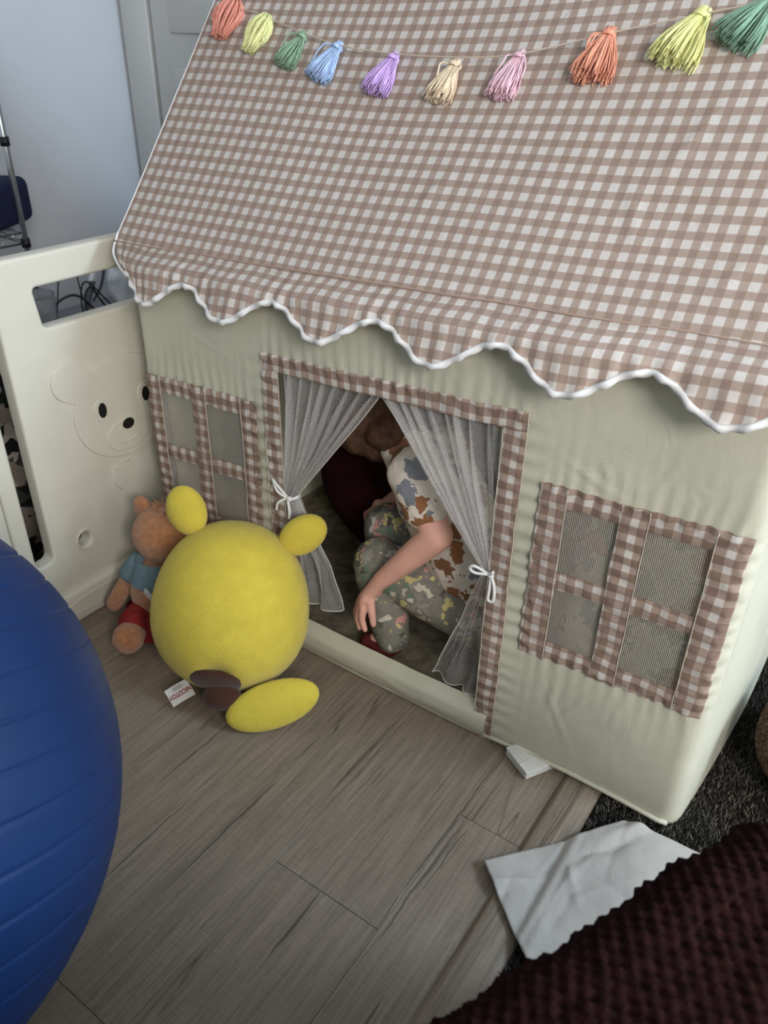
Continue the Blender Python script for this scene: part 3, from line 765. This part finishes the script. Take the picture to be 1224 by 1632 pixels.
st = bmesh.new(); box(st, (-1.29, 0.418, 0.563), (0.014, 0.018, 0.09), 0.003, Vector((-0.03, 0.08, 0.10)).to_track_quat('Z', 'Y')); bobj('tip', st, plain('white_plastic', lin(230, 234, 240), 0.4, 0.4), ws)
bm = bmesh.new(); ball(bm, (0, 0, 0.10), (0.05, 0.07, 0.105), 26)
for k in range(7): ball(bm, (0.03*cos(k*2.1), 0.05*sin(k*1.7), 0.17+0.015*(k % 3)), (0.014, 0.02, 0.03), 10)
ts = fuse('tissue_wad', bm, plain('white_tissue', lin(232, 236, 240), 0.8, 0.2), None, 0.007, 1, lambda p, n: Vector((p.x, p.y, max(0, p.z))) + n*0.010*nz(p.x*40, p.y*40, p.z*40)*(p.z > 0.01))
ts.location = (-1.25, 0.50, 0.421); tag(ts, 'crumpled white tissue above the fence rail beside the roof corner', 'tissue')
# camouflage cloth bundle
CAMO = NT('camouflage_cloth'); CAMO.set(0.9, 0.1)
vor = CAMO.n('TexVoronoi'); vor.inputs['Scale'].default_value = 22; 
dn = CAMO.n('TexNoise'); dn.inputs['Scale'].default_value = 14; CAMO.l(CAMO.obj(), dn.inputs['Vector'])
ad = CAMO.n('VectorMath', operation='MULTIPLY_ADD'); CAMO.l(dn.outputs['Color'], ad.inputs[0]); ad.inputs[1].default_value = (0.12,)*3; CAMO.l(CAMO.obj(), ad.inputs[2]); CAMO.l(ad.outputs[0], vor.inputs['Vector'])
sx = CAMO.n('SeparateXYZ'); CAMO.l(vor.outputs['Color'], sx.inputs[0])
CAMO.col(CAMO.ramp(sx.outputs[0], [(0, lin(30, 32, 30)), (0.35, lin(62, 62, 58)), (0.55, lin(132, 120, 110)), (0.8, lin(168, 156, 146))], 'CONSTANT')); CAMO.bump(CAMO.noise(20, 4, 0.6, CAMO.obj()), 0.4, 0.02)
bm = bmesh.new(); ball(bm, (0, 0, 0.20), (0.16, 0.24, 0.21), 30); ball(bm, (-0.02, 0.02, 0.40), (0.14, 0.2, 0.10), 24)
bag = fuse('camo_beanbag', bm, CAMO.m, None, 0.012, 6, lambda p, n: Vector((p.x, p.y, max(0, p.z))) + n*0.012*nz(p.x*9, p.y*9, p.z*9)*(p.z > 0.02))
bag.location = (-1.03, -0.16, 0); tag(bag, 'grey and brown camouflage beanbag behind the fence slot', 'beanbag')
bm = bmesh.new(); box(bm, (0, 0, 0.15), (0.2, 0.32, 0.3), 0.04, seg=4); nb2 = bobj('pillow', bm, NAVY); nb2.location = (-1.06, -0.17, 0.515); nb2.scale = (1, 1, 0.55)
tag(nb2, 'navy pillow on top of the camouflage beanbag', 'pillow')

# ------------------------------------------------------------------ yellow plush toy (plain) and teddy bear
pl = empty('plush_toy', (-0.262, -0.150, 0.0)); tag(pl, 'large egg-shaped yellow plush toy sitting before the tent door', 'plush toy')
rot = Matrix.Rotation(math.radians(34), 4, 'Z') @ Matrix.Rotation(math.radians(8), 4, 'Y') @ Matrix.Rotation(math.radians(-15), 4, 'X')
pl.matrix_basis = Matrix.Translation((-0.264, -0.190, 0.012)) @ rot @ Matrix.Diagonal((1.13, 1.12, 1.08, 1))
def eggp(a, t):      # t 0 bottom .. 1 top
    z = 0.315*(0.5-0.5*cos(pi*t)); zz = z/0.315
    r = sqrt(max(0, 1-((zz-0.44)/(0.44 if zz < 0.44 else 0.56))**2))**0.88
    pk = 0
    dx, dz = sin(a), zz-0.18
    pk = -0.022*exp(-((a+pi/2)**2/0.03 + dz*dz/0.01))
    return Vector((0.137*r*cos(a), (0.120*r+pk)*sin(a), z))
v, f, u = grid(72, 48, lambda u, v: (eggp(2*pi*u-pi, v), (u, v))); mesh('body', v, f, YELLOW, pl)
def sq(x, z, off):    # point on the back (-y) of the egg body at local x, height z
    zz = z/0.315; r = sqrt(max(1e-6, 1-((zz-0.44)/(0.44 if zz < 0.44 else 0.56))**2))**0.88
    cx = max(-0.999, min(0.999, x/(0.137*r))); return Vector((x, -(0.120*r)*sqrt(1-cx*cx)-off, z))
def patch(name, cx, cz, rx, rz, mat, off=0.0016):
    vs = [sq(cx, cz, off+0.001)]; fs = []; nr, na = 6, 32
    for i in range(1, nr+1):
        for k in range(na):
            a = 2*pi*k/na; q = i/nr; vs.append(sq(cx+rx*q*cos(a), cz+rz*q*sin(a), off*(1 if i < nr else -0.6)+0.001*(1-q*q)))
    for k in range(na): fs.append((0, 1+k, 1+(k+1) % na))
    for i in range(nr-1):
        for k in range(na): a = 1+i*na; fs.append((a+k, a+na+k, a+na+(k+1) % na, a+(k+1) % na))
    return mesh(name, vs, fs, mat, pl)
patch('tail_patch', -0.004, 0.050, 0.046, 0.034, BROWN)
for s, (ex, ez), tilt in ((-1, (-0.082, 0.300), -0.35), (1, (0.088, 0.290), 0.75)):
    bm = bmesh.new(); ball(bm, (0, 0, 0.028), (0.034, 0.022, 0.046), 20)
    o = bobj('ear', bm, YELLOW, pl); o.location = (ex, -0.0, ez); o.rotation_euler = (0, tilt, 0)
bm = bmesh.new(); ball(bm, (0, 0, 0), (0.092, 0.020, 0.046), 24)
o = bobj('tail', bm, YELLOW, pl); o.matrix_parent_inverse = Matrix(); o.matrix_basis = pl.matrix_basis.inverted() @ Matrix.Translation((-0.115, -0.205, 0.046)) @ Matrix.Rotation(math.radians(44), 4, 'Z') @ Matrix.Rotation(math.radians(-28), 4, 'X') @ Matrix.Rotation(math.radians(-14), 4, 'Y')
bm = bmesh.new(); ball(bm, (0, 0, 0), (0.040, 0.024, 0.028), 20)
o = bobj('tail_root', bm, BROWN, pl); o.matrix_basis = pl.matrix_basis.inverted() @ Matrix.Translation((-0.200, -0.252, 0.056)) @ Matrix.Rotation(math.radians(30), 4, 'Z')
# sewn-in label, lying on the floor
TG = Matrix.Translation((-0.302, -0.270, 0.024)) @ Matrix.Rotation(math.radians(-112), 4, 'Z') @ Matrix.Rotation(math.radians(14), 4, 'Y') @ Matrix.Rotation(math.radians(-34), 4, 'X')
v, f, u = grid(10, 8, lambda a, b: ((-0.024+0.048*a, -0.0185+0.037*b, 0.004*sin(pi*a)), (a, b)))
tg = mesh('care_tag', v, f, TAGW, pl); tg.matrix_basis = pl.matrix_basis.inverted() @ TG
fc = bpy.data.curves.new('t', 'FONT'); fc.body = 'NICOTOY'; fc.size = 0.0128; fc.align_x = 'CENTER'; fc.align_y = 'CENTER'; fc.extrude = 0.0002; fc.offset = 0.0003
to = bpy.data.objects.new('t', fc); COL.objects.link(to); dg = bpy.context.evaluated_depsgraph_get()
tm = bpy.data.meshes.new_from_object(to.evaluated_get(dg)); bpy.data.objects.remove(to); tm.materials.clear(); tm.materials.append(TAGR); tm.name = 'tag_lettering'
tl = bpy.data.objects.new('tag_lettering', tm); COL.objects.link(tl); tl.parent = tg; tl.location = (0, 0.0015, 0.0052); tl.scale = (0.78, 1, 1)
for k in range(4):
    bm = bmesh.new(); box(bm, (-0.002+0.002*(k % 2), -0.008-0.0021*k, 0.0042), (0.022-0.004*(k % 2), 0.0006, 0.0004)); bobj('tag_print_line', bm, BLACK, tg)

td = empty('teddy_bear', (-0.52, -0.13, 0)); tag(td, 'brown teddy bear in blue-grey shirt seen from behind beside the fence', 'teddy bear')
TO = Vector((-0.52, -0.13, 0))
def lumpy(p, n): return p + n*0.0015*nz(p.x*90, p.y*90, p.z*90)
Lp = lambda x, y, z: Vector((x, y, z))-TO
bm = bmesh.new(); ball(bm, Lp(-0.512, -0.085, 0.222), (0.074, 0.066, 0.064), 24); fuse('head', bm, TEDDY, td, 0.005, 2, lumpy)
for x, y, z in ((-0.574, -0.085, 0.268), (-0.443, -0.06, 0.285)):
    bm = bmesh.new(); ball(bm, Lp(x, y, z), (0.026, 0.016, 0.026), 18); fuse('ear', bm, TEDDY, td, 0.004, 2, lumpy)
bm = bmesh.new(); ball(bm, Lp(-0.525, -0.125, 0.085), (0.056, 0.05, 0.075), 24); ball(bm, Lp(-0.515, -0.10, 0.15), (0.045, 0.04, 0.04), 20); fuse('body', bm, TEDDY, td, 0.005, 3, lumpy)
bm = bmesh.new(); chain(bm, [Lp(-0.568, -0.130, 0.135), Lp(-0.590, -0.150, 0.095), Lp(-0.612, -0.170, 0.045)], [0.02, 0.019, 0.020]); fuse('arm', bm, TEDDY, td, 0.004, 2, lumpy)
bm = bmesh.new(); chain(bm, [Lp(-0.470, -0.10, 0.13), Lp(-0.445, -0.09, 0.08)], [0.02, 0.02]); fuse('arm', bm, TEDDY, td, 0.004, 2, lumpy)
bm = bmesh.new(); chain(bm, [Lp(-0.53, -0.15, 0.045), Lp(-0.515, -0.20, 0.036), Lp(-0.502, -0.228, 0.036)], [0.028, 0.028, 0.034]); fuse('leg', bm, TEDDY, td, 0.004, 2, lumpy)
bm = bmesh.new(); chain(bm, [Lp(-0.48, -0.14, 0.04), Lp(-0.44, -0.15, 0.035)], [0.028, 0.03]); fuse('leg', bm, TEDDY, td, 0.004, 2, lumpy)
def shirt(u, v):
    a = 2*pi*u; z = 0.178-0.056*v; r = 1+0.22*v+0.03*sin(7*a)*v
    return Lp(-0.518-0.006*v+0.050*r*cos(a), -0.105-0.012*v+0.046*r*sin(a), z+0.004*sin(3*a)*v), (u, v)
v, f, u = grid(48, 12, shirt); mesh('shirt', v, f, DENIM, td)
bm = bmesh.new(); chain(bm, [Lp(-0.562, -0.128, 0.150), Lp(-0.578, -0.138, 0.125)], [0.025, 0.026]); fuse('sleeve', bm, DENIM, td, 0.004, 2)
def shorts(u, v):
    a = 2*pi*u; z = 0.062-0.052*v; r = 1+0.15*v
    return Lp(-0.522+0.060*r*cos(a), -0.135+0.056*r*sin(a)-0.012*v, z+0.003*sin(5*a)), (u, v)
v, f, u = grid(48, 10, shorts); sh = mesh('shorts', v, f, REDC, td)
bm = bmesh.new(); chain(bm, [Lp(-0.528, -0.165, 0.048), Lp(-0.522, -0.190, 0.044)], [0.035, 0.036]); fuse('shorts_leg', bm, REDC, td, 0.004, 2)
bm = bmesh.new(); box(bm, Lp(-0.487, -0.168, 0.118), (0.034, 0.002, 0.018), 0.0005, Matrix.Rotation(0.5, 3, 'Y').to_quaternion()); bobj('care_tag', bm, TAGW, td)

bm = bmesh.new(); rr = random.Random(9)
for k in range(16):
    a = rr.uniform(0, 2*pi); b = Lp(-0.505+0.012*cos(a), -0.085+0.012*sin(a), 0.282); e = b+Vector((0.018*cos(a), 0.012*sin(a), rr.uniform(0.010, 0.022)))
    tube(bm, [b, b.lerp(e, .5)+Vector((0, 0, .004)), e], [0.002, 0.0016, 0.0005], 5)
bobj('hair_tuft', bm, TEDDY, td)

# ------------------------------------------------------------------ child in the tent
def print_mat(name, base, cols, scale, thr, seed, dist=0.035):
    t = NT(name); t.set(0.9, 0.1)
    dn = t.n('TexNoise'); dn.inputs['Scale'].default_value = 42; dn.inputs['Detail'].default_value = 3; t.l(t.obj(), dn.inputs['Vector'])
    ad = t.n('VectorMath', operation='MULTIPLY_ADD'); t.l(dn.outputs['Color'], ad.inputs[0]); ad.inputs[1].default_value = (dist,)*3; t.l(t.obj(), ad.inputs[2])
    vo = t.n('TexVoronoi'); vo.inputs['Scale'].default_value = scale; t.l(ad.outputs[0], vo.inputs['Vector'])
    mk = t.ramp(vo.outputs['Distance'], [(thr, (1, 1, 1)), (thr+0.02, (0, 0, 0))])
    sx = t.n('SeparateXYZ'); t.l(vo.outputs['Color'], sx.inputs[0])
    pc = t.ramp(sx.outputs[seed % 3], [(i/len(cols), c) for i, c in enumerate(cols)], 'CONSTANT')
    wv = t.ramp(t.noise(60, 3, 0.6, t.obj()), [(0.3, (0.85,)*3), (0.7, (1, 1, 1))])
    t.col(t.mix(1.0, t.mix(mk, base, pc), wv, 'MULTIPLY')); t.bump(t.noise(38, 4, 0.6, t.obj(), 0.8), 0.5, 0.006); return t.m
SHIRT = print_mat('animal_print_shirt', lin(226, 214, 200), [lin(152, 106, 74), lin(134, 136, 142), lin(226, 214, 200), lin(140, 100, 74)], 22, 0.46, 0, 0.06)
PANTS = print_mat('grey_print_trousers', lin(130, 126, 116), [lin(206, 192, 130), lin(200, 190, 172), lin(206, 150, 140), lin(108, 128, 108), lin(96, 92, 86), lin(204, 194, 190), lin(150, 146, 134)], 38, 0.44, 1, 0.075)
ch = empty('person', (0.02, 0.17, 0.006)); CO = Vector((0.02, 0.17, 0.006))
tag(ch, 'small child in animal-print shirt and grey patterned trousers crouching inside the tent', 'person')
P = lambda x, y, z: Vector((x, y, z))-CO
hipC, belly, chest, neck = P(0.105, .195, .165), P(.075, .19, .26), P(.005, .18, .375), P(-.085, .18, .462)
headC = P(-.185, .205, .475)
shN, elN, wrN = P(-.022, .120, .438), P(.058, .085, .345), P(-.049, .058, .212)
shF, elF, wrF = P(-.030, .262, .425), P(-.09, .30, .33), P(-.17, .26, .25)
hN, kN, aN = P(.100, .150, .150), P(-.095, .115, .205), P(-.035, .085, .048)
hF, kF, aF = P(.100, .235, .150), P(-.14, .215, .225), P(-.115, .19, .045)
palm = P(-.080, .052, .162)
bm = bmesh.new()
chain(bm, [hipC, belly, chest], [.075, .078, .072]); chain(bm, [chest, neck, headC], [.06, .034, .05])
ball(bm, headC, (.076, .070, .080), 24)
ball(bm, headC+Vector((-.072, -.03, -.012)), (.010, .009, .009), 10); 
for s in (-1, 1): ball(bm, headC+Vector((.006, .071*s, -.008)), (.014, .008, .020), 12)
chain(bm, [shN, elN], [.036, .030]); chain(bm, [elN, elN.lerp(wrN, .4), wrN], [.031, .0275, .0185])
chain(bm, [shF, elF, wrF], [.036, .028, .018])
# near hand: palm, four fingers curling down, thumb at the side
ball(bm, palm, (.021, .013, .024), 14, (P(-.080, .052, .162)-wrN).to_track_quat('Z', 'Y')); chain(bm, [wrN, palm], [.0175, .015])
fr = [((-.100, .066, .148), (-.112, .068, .122), (-.110, .062, .100)), ((-.096, .054, .142), (-.106, .052, .112), (-.101, .048, .088)),
      ((-.088, .044, .140), (-.093, .040, .110), (-.086, .038, .086)), ((-.078, .038, .142), (-.078, .034, .114), (-.070, .034, .092))]
for a, b, c in fr: chain(bm, [palm.lerp(P(*a), .4), P(*a), P(*b), P(*c)], [.010, .0085, .0075, .0062], 12)
chain(bm, [palm+Vector((.012, -.004, .004)), P(-.058, .040, .140), P(-.052, .038, .112)], [.010, .0085, .0068], 12)
ball(bm, wrF+Vector((-.02, 0, -.015)), (.022, .016, .02), 12)
for k in range(4): chain(bm, [wrF+Vector((-.03, -.014+.009*k, -.02)), wrF+Vector((-.05, -.014+.009*k, -.035)), wrF+Vector((-.05, -.014+.009*k, -.052))], [.008, .007, .006], 8)
chain(bm, [wrF+Vector((-.018, -.014, -.012)), wrF+Vector((-.03, -.03, -.03))], [.008, .006], 8)
for h, k, a in ((hN, kN, aN), (hF, kF, aF)):
    chain(bm, [h, k], [.052, .040]); chain(bm, [k, a], [.040, .026]); chain(bm, [a, a+Vector((-.05, -.012, -.022))], [.024, .017])
fuse('body', bm, SKIN, ch, 0.0036, 3)
def wrinkle(p, n): return p + n*(0.0025*nz(p.x*34, p.y*34, p.z*22)+0.0012*nz(p.x*80, p.y*80, p.z*60))
bm = bmesh.new(); chain(bm, [hipC+Vector((0, 0, .03)), belly, chest, neck.lerp(chest, .12)], [.088, .092, .090, .054]); chain(bm, [shN+Vector((.0, .02, -.02)), shN, shN.lerp(elN, .55)], [.055, .050, .046]); chain(bm, [shF, shF.lerp(elF, .55)], [.05, .046])
fuse('shirt', bm, SHIRT, ch, 0.0045, 4, wrinkle)
bm = bmesh.new(); ball(bm, hipC+Vector((.01, 0, -.03)), (.098, .098, .085), 24)
for h, k, a in ((hN, kN, aN), (hF, kF, aF)):
    chain(bm, [h, h.lerp(k, .5), k], [.066, .062, .053]); chain(bm, [k, k.lerp(a, .5), a+Vector((0, 0, .012))], [.053, .046, .038])
fuse('trousers', bm, PANTS, ch, 0.0045, 4, wrinkle)
SOCK = plain('maroon_sock', lin(96, 40, 42), 0.9, 0.1, 80, 0.2)
for a in (aN, aF):
    bm = bmesh.new(); chain(bm, [a+Vector((0, 0, -.004)), a+Vector((-.01, -.004, -.018)), a+Vector((-.052, -.012, -.023))], [.029, .0275, .020]); fuse('sock', bm, SOCK, ch, 0.004, 2)
HAIR = plain('brown_hair', lin(84, 58, 42), 0.7, 0.3, 70, 0.4, 0.8, 160)
bm = bmesh.new(); ball(bm, headC+Vector((.006, 0, .012)), (.080, .080, .082), 24); ball(bm, headC+Vector((.040, 0, -.03)), (.050, .066, .05), 20); ball(bm, headC+Vector((.0, 0, -.02)), (.060, .083, .055), 20); ball(bm, neck+Vector((-.022, 0, .018)), (.06, .062, .042), 20)
fuse('hair', bm, HAIR, ch, 0.004, 14, lambda p, n: p + n*0.004*nz(p.x*60, p.y*60, p.z*18))
for s in (-1, 1):
    bm = bmesh.new(); ball(bm, headC+Vector((-.068, .026*s, .004)), (.006, .007, .006), 10); bobj('eye', bm, BLACK, ch)
bm = bmesh.new(); tube(bm, [headC+Vector((-.070+.004*abs(t), .016*t, -.036)) for t in (-1, -.5, 0, .5, 1)], 0.003, 6); bobj('mouth', bm, plain('lips', lin(180, 104, 98)), ch)

# ------------------------------------------------------------------ soft things inside the tent
MAR = plain('dark_maroon_plush', lin(52, 20, 24), 0.95, 0.1, 20, 0.25, 0.5, 120)
bm = bmesh.new(); ball(bm, (0, 0, .20), (.24, .15, .22), 28); ball(bm, (0.02, .03, .36), (.18, .12, .14), 24)
o = fuse('floor_cushion', bm, MAR, None, 0.01, 6, lambda p, n: Vector((p.x, p.y, max(0, p.z+.01*nz(p.x*8, p.y*8, p.z*8)))))
o.location = (-0.24, 0.44, 0.010); tag(o, 'dark maroon plush cushion inside the tent behind the child', 'cushion')
QUILT = print_mat('botanical_print_cloth', lin(176, 168, 146), [lin(170, 122, 96), lin(104, 112, 84), lin(120, 122, 118), lin(196, 186, 164), lin(84, 92, 76)], 15, 0.44, 0, 0.09)
bm = bmesh.new(); box(bm, (0, 0, .19), (.30, .14, .38), .05, seg=4)
o = fuse('printed_cushion', bm, QUILT, None, 0.008, 5, lambda p, n: p + n*.006*nz(p.x*12, p.y*12, p.z*12))
o.location = (0.400, 0.30, 0.012); o.rotation_euler = (-0.30, 0, 0.1); tag(o, 'leaf-print cushion inside the tent behind the right window', 'cushion')
GREYP = plain('dark_grey_plush', lin(70, 74, 80), 0.95, 0.1, 30, 0.2, 0.4, 200)
bm = bmesh.new(); ball(bm, (0, 0, .085), (.062, .06, .085), 24); ball(bm, (0.0, 0, .19), (.05, .05, .055), 20)
for s in (-1, 1): ball(bm, (0.03*s, 0, .245), (.016, .012, .03), 12)
o = fuse('grey_plush', bm, GREYP, None, 0.005, 3); o.location = (-0.540, 0.20, 0.162); tag(o, 'dark grey plush on a brown box inside the left window', 'plush toy')
bm = bmesh.new(); box(bm, (0, 0, .075), (.16, .18, .15), .012, seg=3); o = bobj('storage_box', bm, plain('brown_card', lin(150, 128, 112), 0.8, 0.2, 30, 0.25)); o.location = (-0.515, 0.20, 0.012)
tag(o, 'brown box on the tent floor behind the left window', 'box')

# ------------------------------------------------------------------ exercise ball
BLUE = NT('blue_rubber'); BLUE.set(0.5, 0.3); BLUE.col(BLUE.ramp(BLUE.noise(5, 3, 0.5, BLUE.obj()), [(0.3, lin(13, 40, 82)), (0.7, lin(18, 47, 94))])); BLUE.bump(BLUE.noise(400, 2, 0.5, BLUE.obj()), 0.08, 0.002)
RB = 0.385
def bp(u, v):
    la = pi*(v-0.5); r = RB
    k = la/(pi/2)*13; q = abs(k-round(k))
    if abs(la) < 1.25: r += -0.0024*exp(-(q/0.045)**2)
    return (r*cos(la)*cos(2*pi*u), r*cos(la)*sin(2*pi*u), r*sin(la)+RB), (u, v)
v, f, u = grid(96, 520, bp); eb = mesh('exercise_ball', v, f, BLUE.m); eb.location = (-0.235, -0.905, 0.0); eb.data.transform(Matrix.Translation((0, 0, RB)) @ Vector((-0.40, 0.36, 0.84)).to_track_quat('Z', 'Y').to_matrix().to_4x4() @ Matrix.Translation((0, 0, -RB)))
tag(eb, 'large blue ribbed exercise ball in the left foreground', 'exercise ball')

# ------------------------------------------------------------------ foreground knitted blanket
KN = NT('maroon_knit'); KN.set(0.95, 0.05); KN.col(KN.ramp(KN.noise(90, 3, 0.6, KN.obj()), [(0.3, lin(24, 12, 12)), (0.7, lin(44, 23, 22))]))
KN.bump(KN.noise(260, 3, 0.6, KN.obj()), 0.8, 0.004)
A0, A1 = Vector((0.504, -0.708, 0)), Vector((0.678, -0.366, 0)); dv = (A1-A0).normalized(); nv = Vector((dv.y, -dv.x, 0))
def knit(u, v):
    s = -0.35 + 0.75*u                       # along the edge
    q = v*1.1                                # arc across: down the near side, over the rounded edge, across the top
    H = 0.50 + 0.012*nz(s*5, 2) + 0.008*sin(s*9)
    r = 0.07
    if q < 0.42: w, z, n = 0.0, (H-r)*q/0.42, Vector((-1, 0, 0))
    elif q < 0.53: a = (q-0.42)/0.11*pi/2; w, z, n = r-r*cos(a), H-r+r*sin(a), Vector((-cos(a), 0, sin(a)))
    else: w = r+(q-0.53); z = H+0.03*sin((q-0.53)*5)+0.01*nz(s*6, q*6); n = Vector((0, 0, 1))
    w += (0.010*sin(s*7+1) + 0.007*nz(s*16, 4) + 0.004*nz(s*38, 9))*(1-sstep(0.4, 0.9, q)) - 0.02*sstep(0.35, 0.0, q)
    k = 0.0032*sin(2*pi*s/0.016 + (pi if int(q/0.0105) % 2 else 0))*sin(pi*(q/0.0105 % 1)) + 0.003*nz(s*60, q*60)
    base = A0 + dv*(s+0.0) + nv*(w)
    return base + nv*(-n.x*-1)*k*0 + (nv*n.x + Vector((0, 0, n.z)))*k + Vector((0, 0, z)), (s, q)
v, f, u = grid(330, 520, knit); kb = mesh('knitted_blanket', v, f, KN.m)
tag(kb, 'dark maroon chunky knitted blanket over a seat in the right foreground', 'blanket')
SOF = plain('sofa_upholstery', lin(66, 56, 50), 0.9, 0.1, 60, 0.2, 0.3, 300)
sofa = empty('sofa', A0 + dv*-0.25 + nv*0.45); sofa.rotation_euler = (0, 0, math.atan2(dv.y, dv.x)-pi/2)
tag(sofa, 'unseen dark sofa under the maroon knitted blanket, high back added for shade', 'sofa')
for nm, c, sz, bv in (('seat_cushion', (-0.03, 0, 0.29), (0.72, 1.10, 0.28), 0.05), ('base', (0.0, 0, 0.10), (0.74, 1.10, 0.12), 0.02), ('shading_backrest', (0.46, -0.385, 0.63), (0.20, 0.97, 1.20), 0.06), ('arm', (0.03, -0.62, 0.33), (0.74, 0.14, 0.60), 0.05)):  # tall back added out of view to keep light off floor and ball
    bm = bmesh.new(); box(bm, c, sz, bv, seg=4); bobj(nm, bm, SOF, sofa)
for x in (-0.3, 0.45):
    for y in (-0.5, 0.5): bm = bmesh.new(); tube(bm, [(x, y, 0.0), (x, y, 0.06)], 0.02, 12); bobj('foot', bm, BLACK, sofa)

# ------------------------------------------------------------------ paper, book, pouf
PAPER = plain('crumpled_paper', lin(176, 171, 163), 0.8, 0.2, 6, 0.05, 0.45, 45)
poly = [(0.366, -0.245), (0.525, -0.049), (0.652, -0.041), (0.735, -0.165), (0.59, -0.43), (0.484, -0.348)]
bm = bmesh.new(); bvs = [bm.verts.new((x, y, 0)) for x, y in poly]; bm.faces.new(bvs); bmesh.ops.triangulate(bm, faces=bm.faces[:])
for _ in range(6): bmesh.ops.subdivide_edges(bm, edges=[e for e in bm.edges if e.calc_length() > 0.007], cuts=1, use_grid_fill=False); bmesh.ops.triangulate(bm, faces=bm.faces[:])
prg = random.Random(21)
PCR = [(prg.uniform(0.4, 0.68), prg.uniform(-0.32, -0.06), prg.gauss(1.35, 0.45), prg.uniform(0.04, 0.11), prg.choice((1, -1))*prg.uniform(0.0015, 0.0045)) for _ in range(26)]
for vv in bm.verts:
    x, y = vv.co.x, vv.co.y
    rd = abs(nz(x*9+1, y*9, 2)) ; rd2 = abs(nz(x*16, y*16, 5)); rd3 = abs(nz(x*30, y*30, 8))
    fold = 0.010*exp(-((x-y-0.598)/0.014)**2)*sstep(0.5, 0.56, x)
    z = 0.012 + 0.006*nz(x*6, y*6, 2) + 0.0012*nz(x*30, y*30, 8) + 0.010*sstep(0.46, 0.49, x) + 0.006*sstep(0.47, 0.6, x) + fold
    for px_, py_, an, ln, am in PCR:
        dx, dy = x-px_, y-py_; al = dx*cos(an)+dy*sin(an); ac = -dx*sin(an)+dy*cos(an) + 0.006*nz(al*14, px_*9)
        if abs(al) < ln: z += am*exp(-abs(ac)/0.007)*(1-(al/ln)**2)
    vv.co.z = max(0.0105 if x < 0.455 else 0.0105+0.010*sstep(0.455, 0.475, x), z)
ppo = bobj('paper_sheet', bm, PAPER, smooth=True); tag(ppo, 'crumpled white paper sheet on the floor by the carpet edge', 'paper')
sm = ppo.modifiers.new('solid', 'SOLIDIFY'); sm.thickness = 0.0006
bk = empty('book', (0.33, -0.01, 0.0)); tag(bk, 'white paperback wedged under the bottom edge of the tent', 'book')
PG = plain('page_white', lin(220, 217, 208), 0.8, 0.2, 200, 0.06)
bk.rotation_euler = (0, 0, -0.52)
for k in range(9):
    bm = bmesh.new(); box(bm, (0.0015*(k % 3), 0.012-0.0012*(k % 2), 0.0022+0.0017*k), (0.064, 0.075, 0.0013), 0.0003, seg=1); bobj('page', bm, PG, bk, smooth=False)
bm = bmesh.new(); box(bm, (0, 0.012, 0.0178), (0.066, 0.077, 0.0012), 0.0004, seg=1); bobj('cover', bm, PG, bk, smooth=False)
for k in range(9):
    bm = bmesh.new(); tube(bm, [(-0.027+0.0045*k, -0.026, 0.0186), (-0.027+0.0045*k, 0.045, 0.0186)], 0.0007, 5); bobj('cover_rib', bm, PG, bk)
POUF = NT('brown_boucle'); POUF.set(0.95, 0.05)
POUF.col(POUF.ramp(POUF.noise(130, 4, 0.7, POUF.obj()), [(0.35, lin(44, 32, 26)), (0.55, lin(96, 76, 64)), (0.75, lin(150, 128, 110))])); POUF.bump(POUF.noise(150, 3, 0.7, POUF.obj()), 1.0, 0.008)
bm = bmesh.new(); ball(bm, (0, 0, 0.095), (0.155, 0.155, 0.10), 36)
o = fuse('pouf', bm, POUF.m, None, 0.006, 2, lambda p, n: Vector((p.x, p.y, max(0.0, p.z))) + n*0.004*nz(p.x*60, p.y*60, p.z*60)*(p.z > 0.01))
o.location = (0.812, 0.235, 0.008); tag(o, 'brown speckled fluffy floor pouf at the right edge', 'pouf')
